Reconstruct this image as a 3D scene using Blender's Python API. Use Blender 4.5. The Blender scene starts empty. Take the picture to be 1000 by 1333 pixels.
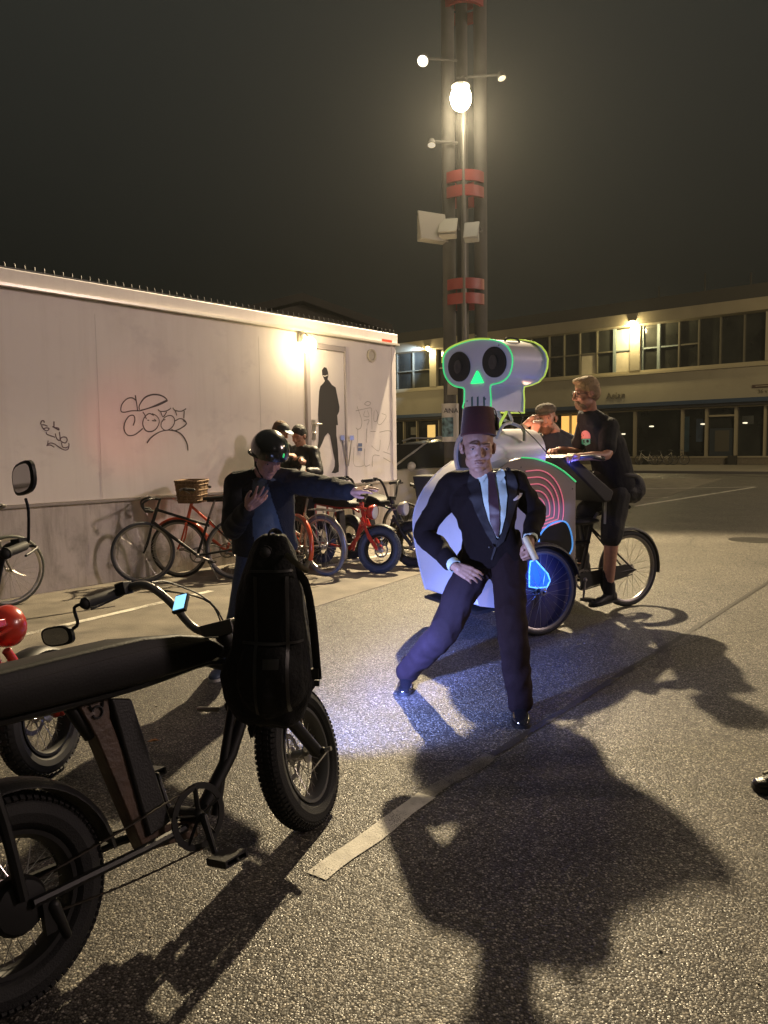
import bpy, bmesh, math, random
from mathutils import Vector as V, Matrix, noise, Quaternion
from mathutils.bvhtree import BVHTree
random.seed(7)
R = math.radians
PI = math.pi
sc = bpy.context.scene
col = sc.collection

# ------------------------------------------------------------------ camera
CAM_H, PITCH, ROLL, FOC = 1.45, R(4.66), R(0.8), 1000.0
cd = bpy.data.cameras.new("camera")
cam = bpy.data.objects.new("camera", cd); col.objects.link(cam)
CM = Matrix.Rotation(R(90) - PITCH, 4, 'X') @ Matrix.Rotation(-ROLL, 4, 'Z')
CM = Matrix.Translation((0, 0, CAM_H)) @ CM
cam.matrix_world = CM
cd.sensor_fit = 'HORIZONTAL'; cd.sensor_width = 36.0; cd.lens = 36.0
cd.clip_start = 0.05; cd.clip_end = 600
sc.camera = cam
R3 = CM.to_3x3()

# ------------------------------------------------------------------ night sky
w = bpy.data.worlds.new("World"); sc.world = w; w.use_nodes = True
nt = w.node_tree; nt.nodes.clear()
wo = nt.nodes.new('ShaderNodeOutputWorld'); bg = nt.nodes.new('ShaderNodeBackground')
tc = nt.nodes.new('ShaderNodeTexCoord'); sp = nt.nodes.new('ShaderNodeSeparateXYZ')
cr = nt.nodes.new('ShaderNodeValToRGB'); nz = nt.nodes.new('ShaderNodeTexNoise')
nz.inputs['Scale'].default_value = 1.3; nz.inputs['Detail'].default_value = 3
mx = nt.nodes.new('ShaderNodeMath'); mx.operation = 'MULTIPLY_ADD'
nt.links.new(tc.outputs['Generated'], sp.inputs[0]); nt.links.new(tc.outputs['Generated'], nz.inputs['Vector'])
nt.links.new(nz.outputs['Fac'], mx.inputs[0]); mx.inputs[1].default_value = 0.16
nt.links.new(sp.outputs['Z'], mx.inputs[2])
nt.links.new(mx.outputs[0], cr.inputs[0])
e = cr.color_ramp.elements
e[0].position = 0.0; e[0].color = (0.0095, 0.0088, 0.0058, 1)
e[1].position = 1.0; e[1].color = (0.036, 0.035, 0.030, 1)
q = e.new(0.30); q.color = (0.0075, 0.0075, 0.0058, 1)
q = e.new(0.62); q.color = (0.018, 0.0185, 0.0155, 1)
nt.links.new(cr.outputs[0], bg.inputs[0]); bg.inputs[1].default_value = 1.0
nt.links.new(bg.outputs[0], wo.inputs[0])

vs = sc.view_settings
sc.display_settings.display_device = 'sRGB'
vs.view_transform = 'Standard'; vs.look = 'None'; vs.exposure = 0.42; vs.gamma = 1.0; vs.use_curve_mapping = False
cy = sc.cycles
cy.use_denoising = True
cy.max_bounces = 5; cy.diffuse_bounces = 2; cy.glossy_bounces = 3; cy.transmission_bounces = 4; cy.transparent_max_bounces = 8
cy.sample_clamp_indirect = 4.0; cy.caustics_reflective = False; cy.caustics_refractive = False

# ------------------------------------------------------------------ measuring helpers
def ray(px, py):
    return (R3 @ V(((px - 500) / FOC, (666.5 - py) / FOC, -1.0)))
def P(px, py, Y):
    d = ray(px, py); t = Y / d.y
    return V((0, 0, CAM_H)) + d * t
def G(px, py, z=0.0):
    d = ray(px, py); t = (z - CAM_H) / d.z
    return V((0, 0, CAM_H)) + d * t
def HIT(px, py, p0, n):
    d = ray(px, py); o = V((0, 0, CAM_H))
    t = (V(p0) - o).dot(n) / d.dot(n)
    return o + d * t

def lamp(name, kind, loc, energy, color, size=0.1, target=None, **kw):
    ld = bpy.data.lights.new(name, kind); o = bpy.data.objects.new(name, ld); col.objects.link(o)
    ld.energy = energy; ld.color = color
    if kind in ('POINT', 'SPOT'): ld.shadow_soft_size = size
    if kind == 'SUN': ld.angle = size
    for k, v in kw.items(): setattr(ld, k, v)
    o.location = loc
    if target is not None:
        o.rotation_euler = (V(target) - V(loc)).to_track_quat('-Z', 'Y').to_euler()
    return o

TOWER_Y = 14.6
LAMP = P(600, 131, TOWER_Y - 1.0)
LLOC = LAMP + V((0, -0.15, -0.36))
lamp("mast_floodlight_glow", "SPOT", LLOC, 7400, (1.0, 0.79, 0.48), 0.10, (1.5, 4.5, 0), spot_size=R(112), spot_blend=0.35)
# unseen street lamps added as fill for the trailer wall, right and behind the photographer
lamp("fill_light_far", 'POINT', (21, 3, 9.5), 4000, (1.0, 0.76, 0.70), 0.9)
lamp("fill_light_near", 'POINT', (9, -13, 9.5), 150, (1.0, 0.82, 0.72), 0.9)

lamp('fill_light_side', 'POINT', (16, 10, 8.5), 900, (1.0, 0.80, 0.50), 0.4)  # unseen lamp added on the right to brighten the parked car
# ------------------------------------------------------------------ materials
MATS = {}
def mat(name, color, rough=0.6, metal=0.0, var=0.0, vscale=8.0, bump=0.0, bscale=60.0, spec=0.5, emit=None, estr=0.0,
        alpha=None, coat=0.0, sheen=0.0, trans=0.0, rvar=0.0, dirt=None, dscale=3.0, damt=0.5):
    if name in MATS: return MATS[name]
    m = bpy.data.materials.new(name); m.use_nodes = True
    n = m.node_tree; b = n.nodes['Principled BSDF']
    c = tuple(color) + (1,) if len(color) == 3 else color
    b.inputs['Base Color'].default_value = c
    b.inputs['Roughness'].default_value = rough; b.inputs['Metallic'].default_value = metal
    b.inputs['Specular IOR Level'].default_value = spec
    if coat: b.inputs['Coat Weight'].default_value = coat; b.inputs['Coat Roughness'].default_value = 0.15
    if sheen: b.inputs['Sheen Weight'].default_value = sheen
    if trans: b.inputs['Transmission Weight'].default_value = trans
    if emit: b.inputs['Emission Color'].default_value = tuple(emit) + (1,); b.inputs['Emission Strength'].default_value = estr
    t = n.nodes.new('ShaderNodeTexCoord')
    src = None
    if var > 0:
        z = n.nodes.new('ShaderNodeTexNoise'); z.inputs['Scale'].default_value = vscale; z.inputs['Detail'].default_value = 6
        n.links.new(t.outputs['Object'], z.inputs['Vector'])
        mp = n.nodes.new('ShaderNodeMapRange'); mp.inputs[1].default_value = 0.3; mp.inputs[2].default_value = 0.7
        mp.inputs[3].default_value = 1 - var; mp.inputs[4].default_value = 1 + var
        n.links.new(z.outputs['Fac'], mp.inputs[0])
        mm = n.nodes.new('ShaderNodeVectorMath'); mm.operation = 'SCALE'; mm.inputs[0].default_value = c[:3]
        n.links.new(mp.outputs[0], mm.inputs['Scale']); src = mm.outputs[0]
        if rvar:
            m2 = n.nodes.new('ShaderNodeMapRange'); m2.inputs[1].default_value = 0.3; m2.inputs[2].default_value = 0.7
            m2.inputs[3].default_value = max(0.02, rough - rvar); m2.inputs[4].default_value = min(1, rough + rvar)
            n.links.new(z.outputs['Fac'], m2.inputs[0]); n.links.new(m2.outputs[0], b.inputs['Roughness'])
    if dirt:
        z = n.nodes.new('ShaderNodeTexNoise'); z.inputs['Scale'].default_value = dscale; z.inputs['Detail'].default_value = 8
        z.inputs['Roughness'].default_value = 0.65
        n.links.new(t.outputs['Object'], z.inputs['Vector'])
        mp = n.nodes.new('ShaderNodeMapRange'); mp.inputs[1].default_value = 0.52; mp.inputs[2].default_value = 0.72
        mp.inputs[3].default_value = 0; mp.inputs[4].default_value = damt
        n.links.new(z.outputs['Fac'], mp.inputs[0])
        mi = n.nodes.new('ShaderNodeMix'); mi.data_type = 'RGBA'
        n.links.new(mp.outputs[0], mi.inputs[0])
        if src: n.links.new(src, mi.inputs[6])
        else: mi.inputs[6].default_value = c
        mi.inputs[7].default_value = tuple(dirt) + (1,); src = mi.outputs[2]
    if src: n.links.new(src, b.inputs['Base Color'])
    if bump > 0:
        z = n.nodes.new('ShaderNodeTexNoise'); z.inputs['Scale'].default_value = bscale; z.inputs['Detail'].default_value = 4
        n.links.new(t.outputs['Object'], z.inputs['Vector'])
        bp = n.nodes.new('ShaderNodeBump'); bp.inputs['Strength'].default_value = bump; bp.inputs['Distance'].default_value = 0.01
        n.links.new(z.outputs['Fac'], bp.inputs['Height']); n.links.new(bp.outputs[0], b.inputs['Normal'])
    MATS[name] = m
    return m

def emis(name, color, s):
    return mat(name, color, emit=color, estr=s)

# ------------------------------------------------------------------ mesh builder
def axes(d, up=V((0, 0, 1))):
    d = V(d).normalized()
    x = d.cross(up)
    if x.length < 1e-4: x = d.cross(V((1, 0, 0)))
    x.normalize(); y = x.cross(d).normalized()
    return x, y, d

class MB:
    def __init__(s): s.v = []; s.f = []
    def add(s, vs, fs):
        o = len(s.v); s.v += [V(v) for v in vs]; s.f += [tuple(i + o for i in f) for f in fs]; return s
    def box(s, c, size, rot=None, taper=None):
        hx, hy, hz = size[0] / 2, size[1] / 2, size[2] / 2
        vs = [V((x * hx, y * hy, z * hz)) for z in (-1, 1) for y in (-1, 1) for x in (-1, 1)]
        if taper:
            vs = [V((v.x * (taper[0] if v.z > 0 else 1), v.y * (taper[1] if v.z > 0 else 1), v.z)) for v in vs]
        if rot is not None: vs = [rot @ v for v in vs]
        c = V(c)
        return s.add([v + c for v in vs], [(0, 2, 3, 1), (4, 5, 7, 6), (0, 1, 5, 4), (2, 6, 7, 3), (0, 4, 6, 2), (1, 3, 7, 5)])
    def loft(s, rings, cap=True, closed=False):
        n = len(rings[0]); vs = [p for r in rings for p in r]; fs = []
        m = len(rings)
        for i in range(m if closed else m - 1):
            a = i * n; b = ((i + 1) % m) * n
            for j in range(n):
                k = (j + 1) % n
                fs.append((a + j, a + k, b + k, b + j))
        if cap and not closed:
            fs.append(tuple(range(n))[::-1]); fs.append(tuple((m - 1) * n + j for j in range(n)))
        return s.add(vs, fs)
    def tube(s, pts, r, seg=8, closed=False, cap=True, flat=1.0, up=None):
        pts = [V(p) for p in pts]; n = len(pts)
        rs = r if isinstance(r, (list, tuple)) else [r] * n
        tg = []
        for i in range(n):
            if closed: d = pts[(i + 1) % n] - pts[i - 1]
            else: d = pts[min(i + 1, n - 1)] - pts[max(i - 1, 0)]
            tg.append(d.normalized())
        x, y, _ = axes(tg[0], up or V((0, 0, 1)))
        rings = []
        for i in range(n):
            if i:
                q = tg[i - 1].rotation_difference(tg[i]); x = q @ x; y = q @ y
                if up is not None: x, y, _ = axes(tg[i], up)
            rings.append([pts[i] + x * math.cos(2 * PI * j / seg) * rs[i] + y * math.sin(2 * PI * j / seg) * rs[i] * flat for j in range(seg)])
        return s.loft(rings, cap, closed)
    def cap(s, a, b, ra, rb=None, seg=12, n=4):
        a = V(a); b = V(b); rb = ra if rb is None else rb
        x, y, d = axes(b - a) if (b - a).length > 1e-6 else (V((1, 0, 0)), V((0, 1, 0)), V((0, 0, 1)))
        rings = []
        for i in range(n + 1):
            t = -PI / 2 + (PI / 2) * i / n; rr = max(ra * math.cos(t), 1e-4)
            rings.append([a + d * ra * math.sin(t) + (x * math.cos(2 * PI * j / seg) + y * math.sin(2 * PI * j / seg)) * rr for j in range(seg)])
        for i in range(n + 1):
            t = (PI / 2) * i / n; rr = max(rb * math.cos(t), 1e-4)
            rings.append([b + d * rb * math.sin(t) + (x * math.cos(2 * PI * j / seg) + y * math.sin(2 * PI * j / seg)) * rr for j in range(seg)])
        return s.loft(rings)
    def ell(s, c, r, rot=None, seg=16, n=10):
        c = V(c); rings = []
        for i in range(n + 1):
            t = -PI / 2 + PI * i / n; k = max(math.cos(t), 1e-3)
            ring = []
            for j in range(seg):
                p = V((r[0] * k * math.cos(2 * PI * j / seg), r[1] * k * math.sin(2 * PI * j / seg), r[2] * math.sin(t)))
                if rot is not None: p = rot @ p
                ring.append(c + p)
            rings.append(ring)
        return s.loft(rings)
    def cyl(s, a, b, r, r2=None, seg=16):
        return s.tube([a, b], [r, r if r2 is None else r2], seg)
    def torus(s, c, ax, Rr, r, seg=36, rs=8, a0=0.0, a1=2 * PI, flat=1.0):
        x, y, d = axes(ax); c = V(c); full = abs(a1 - a0 - 2 * PI) < 1e-6
        n = seg if full else seg + 1; rings = []
        for i in range(n):
            t = a0 + (a1 - a0) * i / seg; rd = x * math.cos(t) + y * math.sin(t)
            rings.append([c + rd * (Rr + r * math.cos(2 * PI * j / rs)) + d * r * flat * math.sin(2 * PI * j / rs) for j in range(rs)])
        return s.loft(rings, cap=not full, closed=full)
    def lathe(s, prof, c, ax, seg=20, cap=True):
        x, y, d = axes(ax); c = V(c)
        return s.loft([[c + d * z + (x * math.cos(2 * PI * j / seg) + y * math.sin(2 * PI * j / seg)) * max(r, 1e-4) for j in range(seg)] for r, z in prof], cap)
    def prism(s, poly, off):
        poly = [V(p) for p in poly]; off = V(off); n = len(poly)
        fs = [tuple(range(n))[::-1], tuple(range(n, 2 * n))] + [(i, (i + 1) % n, n + (i + 1) % n, n + i) for i in range(n)]
        return s.add(poly + [p + off for p in poly], fs)
    def ringpoly(s, outer, inner, off):
        o = [V(p) for p in outer]; i_ = [V(p) for p in inner]; n = len(o); off = V(off)
        vs = o + i_ + [p + off for p in o] + [p + off for p in i_]; fs = []
        for k in range(n):
            l = (k + 1) % n
            fs += [(k, l, n + l, n + k), (2 * n + k, 3 * n + k, 3 * n + l, 2 * n + l), (k, 2 * n + k, 2 * n + l, l), (n + k, n + l, 3 * n + l, 3 * n + k)]
        return s.add(vs, fs)
    def map(s, fn): s.v = [fn(p) for p in s.v]; return s
    def build(s, name, m, parent=None, world=False, angle=40, bevel=0.0, smooth=True, bseg=2):
        me = bpy.data.meshes.new(name)
        vs = s.v
        if world and parent is not None:
            inv = INV[parent.name]; vs = [inv @ p for p in vs]
        me.from_pydata([tuple(p) for p in vs], [], s.f); me.update()
        bm = bmesh.new(); bm.from_mesh(me); bmesh.ops.recalc_face_normals(bm, faces=bm.faces); bm.to_mesh(me); bm.free()
        if smooth:
            me.shade_smooth(); me.set_sharp_from_angle(angle=R(angle))
        return link(name, me, m, parent, bevel, bseg)

INV = {}
def link(name, me, m, parent, bevel=0.0, bseg=2):
    o = bpy.data.objects.new(name, me); col.objects.link(o)
    for mm in (m if isinstance(m, (list, tuple)) else [m]): me.materials.append(mm)
    if parent is not None:
        o.parent = parent; INV[o.name] = INV[parent.name]
    else: INV[o.name] = Matrix.Identity(4)
    if bevel:
        md = o.modifiers.new("bevel", 'BEVEL'); md.width = bevel; md.segments = bseg; md.limit_method = 'ANGLE'; md.angle_limit = R(40)
        md.harden_normals = False
    return o
def tag(o, label=None, cat=None, group=None, kind=None):
    if label: o['label'] = label
    if cat: o['category'] = cat
    if group: o['group'] = group
    if kind: o['kind'] = kind
    return o
def thing(name, label, cat, M=None, group=None):
    o = bpy.data.objects.new(name, None); col.objects.link(o)
    if M is None: M = Matrix.Identity(4)
    elif not isinstance(M, Matrix): M = Matrix.Translation(V(M))
    o.matrix_world = M; o.empty_display_size = 0.1
    INV[o.name] = M.inverted()
    return tag(o, label, cat, group)
def copy_tree(o, parent=None):
    c = o.copy(); col.objects.link(c); c.parent = parent
    INV[c.name] = INV[o.name]
    for ch in list(o.children): copy_tree(ch, c)
    return c
def text(name, body, size, M, m, parent, ext=0.004, align='CENTER'):
    cu = bpy.data.curves.new(name, 'FONT'); cu.body = body; cu.size = size; cu.extrude = ext; cu.align_x = align; cu.align_y = 'CENTER'
    o = bpy.data.objects.new(name, cu); col.objects.link(o); dg = bpy.context.evaluated_depsgraph_get(); dg.update()
    me = bpy.data.meshes.new_from_object(o.evaluated_get(dg)); bpy.data.objects.remove(o); bpy.data.curves.remove(cu)
    me.materials.clear(); me.materials.append(m); me.transform(INV[parent.name] @ M); o = bpy.data.objects.new(name, me); col.objects.link(o); o.parent = parent
    INV[o.name] = INV[parent.name]
    return o
def bez(pts, n=6):
    """Catmull-Rom smoothing of a list of points"""
    pts = [V(p) for p in pts]; out = []
    for i in range(len(pts) - 1):
        p0 = pts[max(i - 1, 0)]; p1 = pts[i]; p2 = pts[i + 1]; p3 = pts[min(i + 2, len(pts) - 1)]
        for k in range(n):
            t = k / n
            out.append(0.5 * ((2 * p1) + (p2 - p0) * t + (2 * p0 - 5 * p1 + 4 * p2 - p3) * t * t + (3 * p1 - p0 - 3 * p2 + p3) * t ** 3))
    out.append(pts[-1]); return out
def remesh(mb, voxel, smooth=2, disp=None):
    """one continuous surface grown over overlapping volumes"""
    me = bpy.data.meshes.new("tmp"); me.from_pydata([tuple(p) for p in mb.v], [], mb.f); me.update()
    bm = bmesh.new(); bm.from_mesh(me); bmesh.ops.recalc_face_normals(bm, faces=bm.faces); bm.to_mesh(me); bm.free()
    s2 = bpy.data.scenes.new("tmp"); o = bpy.data.objects.new("tmp", me); s2.collection.objects.link(o)
    r = o.modifiers.new("r", 'REMESH'); r.mode = 'VOXEL'; r.voxel_size = voxel
    if smooth: s_ = o.modifiers.new("s", 'SMOOTH'); s_.iterations = smooth; s_.factor = 0.5
    vl = s2.view_layers[0]; vl.update(); dg = vl.depsgraph
    out = bpy.data.meshes.new_from_object(o.evaluated_get(dg))
    bpy.data.objects.remove(o); bpy.data.meshes.remove(me); bpy.data.scenes.remove(s2)
    if disp:
        amp, scl = disp[:2]; st = disp[2] if len(disp) > 2 else (1, 1, 1)
        nn = [v_.normal.copy() for v_ in out.vertices]; cc = [v_.co.copy() for v_ in out.vertices]; oo = []
        for co_, no_ in zip(cc, nn):
            p = V((co_.x * scl * st[0], co_.y * scl * st[1], co_.z * scl * st[2]))
            q = noise.noise(p); q2 = noise.noise(p * 2.3 + V((5, 3, 1)))
            fold = (1 - abs(q) * 2.2) * 0.7 + q2 * 0.5
            q = co_ + no_ * amp * fold; oo += [q.x, q.y, q.z]
        out.vertices.foreach_set('co', oo); out.update()
    out.shade_smooth()
    return out
def bodymesh(name, mb, m, parent, voxel=0.006, smooth=2, disp=None):
    me = remesh(mb, voxel, smooth, disp)
    me.transform(INV[parent.name]); me.name = name
    return link(name, me, m, parent)
# ================================================================== SETTING: ground
def asphalt():
    m = bpy.data.materials.new("asphalt"); m.use_nodes = True
    n = m.node_tree; b = n.nodes['Principled BSDF']; L = n.links.new
    g = n.nodes.new('ShaderNodeNewGeometry')
    vo = n.nodes.new('ShaderNodeTexVoronoi'); vo.inputs['Scale'].default_value = 140
    L(g.outputs['Position'], vo.inputs['Vector'])
    # stone colours
    sh = n.nodes.new('ShaderNodeSeparateColor'); L(vo.outputs['Color'], sh.inputs[0])
    cr = n.nodes.new('ShaderNodeValToRGB'); cr.color_ramp.interpolation = 'LINEAR'
    e = cr.color_ramp.elements; e[0].position = 0; e[0].color = (0.035, 0.031, 0.026, 1); e[1].position = 1; e[1].color = (0.50, 0.46, 0.38, 1)
    q = e.new(0.5); q.color = (0.085, 0.077, 0.063, 1); q = e.new(0.8); q.color = (0.16, 0.145, 0.118, 1)
    L(sh.outputs[0], cr.inputs[0])
    # binder between the stones
    ed = n.nodes.new('ShaderNodeMapRange'); ed.inputs[1].default_value = 0.45; ed.inputs[2].default_value = 0.75
    L(vo.outputs['Distance'], ed.inputs[0])
    mi = n.nodes.new('ShaderNodeMix'); mi.data_type = 'RGBA'; L(ed.outputs[0], mi.inputs[0]); L(cr.outputs[0], mi.inputs[6])
    mi.inputs[7].default_value = (0.024, 0.021, 0.017, 1)
    big = n.nodes.new('ShaderNodeTexNoise'); big.inputs['Scale'].default_value = 0.9; big.inputs['Detail'].default_value = 7; big.inputs['Roughness'].default_value = 0.6
    L(g.outputs['Position'], big.inputs['Vector'])
    mr = n.nodes.new('ShaderNodeMapRange'); mr.inputs[1].default_value = 0.3; mr.inputs[2].default_value = 0.7; mr.inputs[3].default_value = 0.72; mr.inputs[4].default_value = 1.22
    L(big.outputs['Fac'], mr.inputs[0])
    vm = n.nodes.new('ShaderNodeVectorMath'); vm.operation = 'SCALE'; L(mi.outputs[2], vm.inputs[0]); L(mr.outputs[0], vm.inputs['Scale'])
    # oil spots and old gum, each with a shape of its own
    sp_ = n.nodes.new('ShaderNodeTexVoronoi'); sp_.inputs['Scale'].default_value = 1.7; L(g.outputs['Position'], sp_.inputs['Vector'])
    sm = n.nodes.new('ShaderNodeMapRange'); sm.inputs[1].default_value = 0.05; sm.inputs[2].default_value = 0.08; sm.inputs[3].default_value = 0.55; sm.inputs[4].default_value = 1.0
    L(sp_.outputs['Distance'], sm.inputs[0])
    v2 = n.nodes.new('ShaderNodeVectorMath'); v2.operation = 'SCALE'; L(vm.outputs[0], v2.inputs[0]); L(sm.outputs[0], v2.inputs['Scale'])
    # cracks and relaid patches
    ck = n.nodes.new('ShaderNodeTexVoronoi'); ck.feature = 'DISTANCE_TO_EDGE'; ck.inputs['Scale'].default_value = 0.42
    wv = n.nodes.new('ShaderNodeTexNoise'); wv.inputs['Scale'].default_value = 3.0; wv.inputs['Detail'].default_value = 5; L(g.outputs['Position'], wv.inputs['Vector'])
    ad = n.nodes.new('ShaderNodeVectorMath'); ad.operation = 'MULTIPLY_ADD'; L(wv.outputs['Color'], ad.inputs[0]); ad.inputs[1].default_value = (.5, .5, 0); L(g.outputs['Position'], ad.inputs[2]); L(ad.outputs[0], ck.inputs['Vector'])
    cm = n.nodes.new('ShaderNodeMapRange'); cm.inputs[1].default_value = 0.0015; cm.inputs[2].default_value = 0.005; cm.inputs[3].default_value = 0.5; cm.inputs[4].default_value = 1.0; L(ck.outputs['Distance'], cm.inputs[0])
    pt_ = n.nodes.new('ShaderNodeTexVoronoi'); pt_.inputs['Scale'].default_value = 0.23; pt_.distance = 'CHEBYCHEV'; L(g.outputs['Position'], pt_.inputs['Vector']); ps_ = n.nodes.new('ShaderNodeSeparateColor'); L(pt_.outputs['Color'], ps_.inputs[0])
    pm = n.nodes.new('ShaderNodeMapRange'); pm.inputs[3].default_value = 0.86; pm.inputs[4].default_value = 1.12; L(ps_.outputs[0], pm.inputs[0])
    mu = n.nodes.new('ShaderNodeMath'); mu.operation = 'MULTIPLY'; L(cm.outputs[0], mu.inputs[0]); L(pm.outputs[0], mu.inputs[1])
    v3 = n.nodes.new('ShaderNodeVectorMath'); v3.operation = 'SCALE'; L(v2.outputs[0], v3.inputs[0]); L(mu.outputs[0], v3.inputs['Scale'])
    L(v3.outputs[0], b.inputs['Base Color'])
    rr = n.nodes.new('ShaderNodeMapRange'); rr.inputs[3].default_value = 0.34; rr.inputs[4].default_value = 0.85
    L(sh.outputs[1], rr.inputs[0]); L(rr.outputs[0], b.inputs['Roughness'])
    b.inputs['Specular IOR Level'].default_value = 0.5
    # stones stand up a little and tilt
    ht = n.nodes.new('ShaderNodeMath'); ht.operation = 'MULTIPLY_ADD'; L(vo.outputs['Distance'], ht.inputs[0]); ht.inputs[1].default_value = -1.0
    L(sh.outputs[2], ht.inputs[2])
    bp = n.nodes.new('ShaderNodeBump'); bp.inputs['Strength'].default_value = 0.5; bp.inputs['Distance'].default_value = 0.0045
    L(ht.outputs[0], bp.inputs['Height']); L(bp.outputs[0], b.inputs['Normal'])
    return m
M_ASPH = asphalt()
g = MB(); g.add([(-120, -60, 0), (160, -60, 0), (160, 200, 0), (-120, 200, 0)], [(0, 1, 2, 3)])
tag(g.build('road', M_ASPH, smooth=False), kind='structure')

# directions of the street grid
BASE0 = G(52, 774); BASE0.z = 0
d1 = ray(1327, 573.6); U = V((d1.x, d1.y, 0)).normalized()       # along the trailer, away
NW = V((U.y, -U.x, 0))                                             # out of the trailer wall, towards the street
def sheet(name, pts, z, m, label=None):
    mb = MB(); mb.prism([V((p.x, p.y, z - 0.003)) for p in pts], (0, 0, 0.003))
    o = mb.build(name, m, smooth=False); tag(o, label, None, None, 'structure'); return o
M_CONC = mat('worn_concrete', (0.165, 0.145, 0.115), 0.8, var=0.3, vscale=3.0, bump=0.5, bscale=90, dirt=(0.05, 0.045, 0.035), dscale=2.2, damt=0.6)
# smoother strip that runs along the trailer
e0 = G(380, 800); e1 = G(545, 748)
sd = (e1 - e0).normalized()
nrm = V((-sd.y, sd.x, 0))
strip = [e0 - sd * 9, e0 + sd * 30, e0 + sd * 30 + nrm * 5.5, e0 - sd * 9 + nrm * 5.5]
sheet('path', strip, 0.004, M_CONC)
M_LINE = mat('worn_road_paint', (0.66, 0.63, 0.55), 0.7, var=0.15, vscale=12, bump=0.25, bscale=140, dirt=(0.22, 0.20, 0.17), dscale=9.0, damt=0.7)
def wear(m, thr, sc1=190.0, sc2=2.5):
    n = m.node_tree; b = n.nodes['Principled BSDF']; L = n.links.new; g_ = n.nodes.new('ShaderNodeNewGeometry')
    z1 = n.nodes.new('ShaderNodeTexNoise'); z1.inputs['Scale'].default_value = sc1; z1.inputs['Detail'].default_value = 3; L(g_.outputs['Position'], z1.inputs['Vector'])
    z2 = n.nodes.new('ShaderNodeTexNoise'); z2.inputs['Scale'].default_value = sc2; z2.inputs['Detail'].default_value = 4; L(g_.outputs['Position'], z2.inputs['Vector'])
    a_ = n.nodes.new('ShaderNodeMath'); a_.operation = 'MULTIPLY_ADD'; L(z1.outputs['Fac'], a_.inputs[0]); a_.inputs[1].default_value = 1.0; L(z2.outputs['Fac'], a_.inputs[2])
    r_ = n.nodes.new('ShaderNodeMapRange'); r_.inputs[1].default_value = thr - .06; r_.inputs[2].default_value = thr + .08; L(a_.outputs[0], r_.inputs[0]); L(r_.outputs[0], b.inputs['Alpha'])
wear(M_LINE, .86)
M_TAR = mat('tar_seam', (0.028, 0.024, 0.020), 0.55, var=0.3, vscale=20, bump=0.4, bscale=120)
def stripe(name, a, b, wd, z, m, wob=0.0):
    d = (b - a); L_ = d.length; d.normalize(); s_ = V((-d.y, d.x, 0)); n = max(2, int(L_ / 0.07)) if wob else 2
    top = []; bot = []
    for i in range(n):
        t = a + d * L_ * i / (n - 1)
        top.append(t + s_ * (wd / 2 + (noise.noise(V((i * .35, wd, 3))) * wob))); bot.append(t - s_ * (wd / 2 + (noise.noise(V((i * .35, wd, 9))) * wob)))
    mb = MB()
    vs = [V((p.x, p.y, z)) for p in top] + [V((p.x, p.y, z)) for p in bot]
    mb.add(vs, [(i, n + i, n + i + 1, i + 1) for i in range(n - 1)])
    tag(mb.build(name, m, smooth=False), kind='structure')
stripe('road_marking', G(412, 1142), G(556, 1036), 0.085, 0.004, M_LINE, 0.010)
stripe('road_marking', G(556, 1036), G(640, 984), 0.07, 0.0042, mat('faded_road_paint', (0.24, 0.22, 0.19), 0.7, var=0.3, vscale=14, bump=0.6, bscale=140), 0.02)
wear(MATS['faded_road_paint'], .99)
stripe('road_seam', G(620, 997), G(1010, 752), 0.042, 0.004, M_TAR, 0.012)
stripe('road_marking', G(12, 832), G(275, 770), 0.085, 0.0085, M_LINE, 0.008)
stripe('road_marking', G(430, 737), G(600, 702), 0.09, 0.0085, M_LINE, 0.01)
stripe('road_marking', G(700, 679), G(984, 634), 0.13, 0.004, M_LINE, 0.01)
stripe('road_marking', G(790, 637.5), G(984, 634), 0.16, 0.008, M_LINE, 0.01)
stripe('road_marking', G(650, 650), G(870, 648), 0.12, 0.004, M_LINE, 0.01)
stripe('road_seam', G(810, 612), G(1100, 626), 0.5, 0.004, mat('dull_tar', (0.05, 0.045, 0.04), 0.8))
stripe('road_seam', G(0, 812), G(150, 790), 0.03, 0.0083, M_TAR, 0.012)
mh = MB(); c = G(982, 703); mh.lathe([(0.0, 0.0), (0.36, 0.0), (0.36, 0.004), (0.0, 0.005)], c, V((0, 0, 1)), 28)
tag(mh.build('manhole_cover', mat('cast_iron', (0.03, 0.027, 0.024), 0.55, 0.5, bump=1, bscale=70)), 'round dark manhole cover flush with the open road at far right', 'manhole cover')

pb_ = MB(); rp = random.Random(11)
for i in range(260):
    x = rp.uniform(-3.5, 3.5); y = rp.uniform(1.7, 8.5); r_ = rp.uniform(.002, .0055)
    pb_.ell((x, y, r_ * .5), (r_ * rp.uniform(.8, 1.6), r_, r_ * .7), Matrix.Rotation(rp.uniform(0, 3), 3, 'Z'), 6, 4)
tag(pb_.build('gravel', mat('grit', (.22, .20, .16), .7)), kind='stuff')
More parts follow.
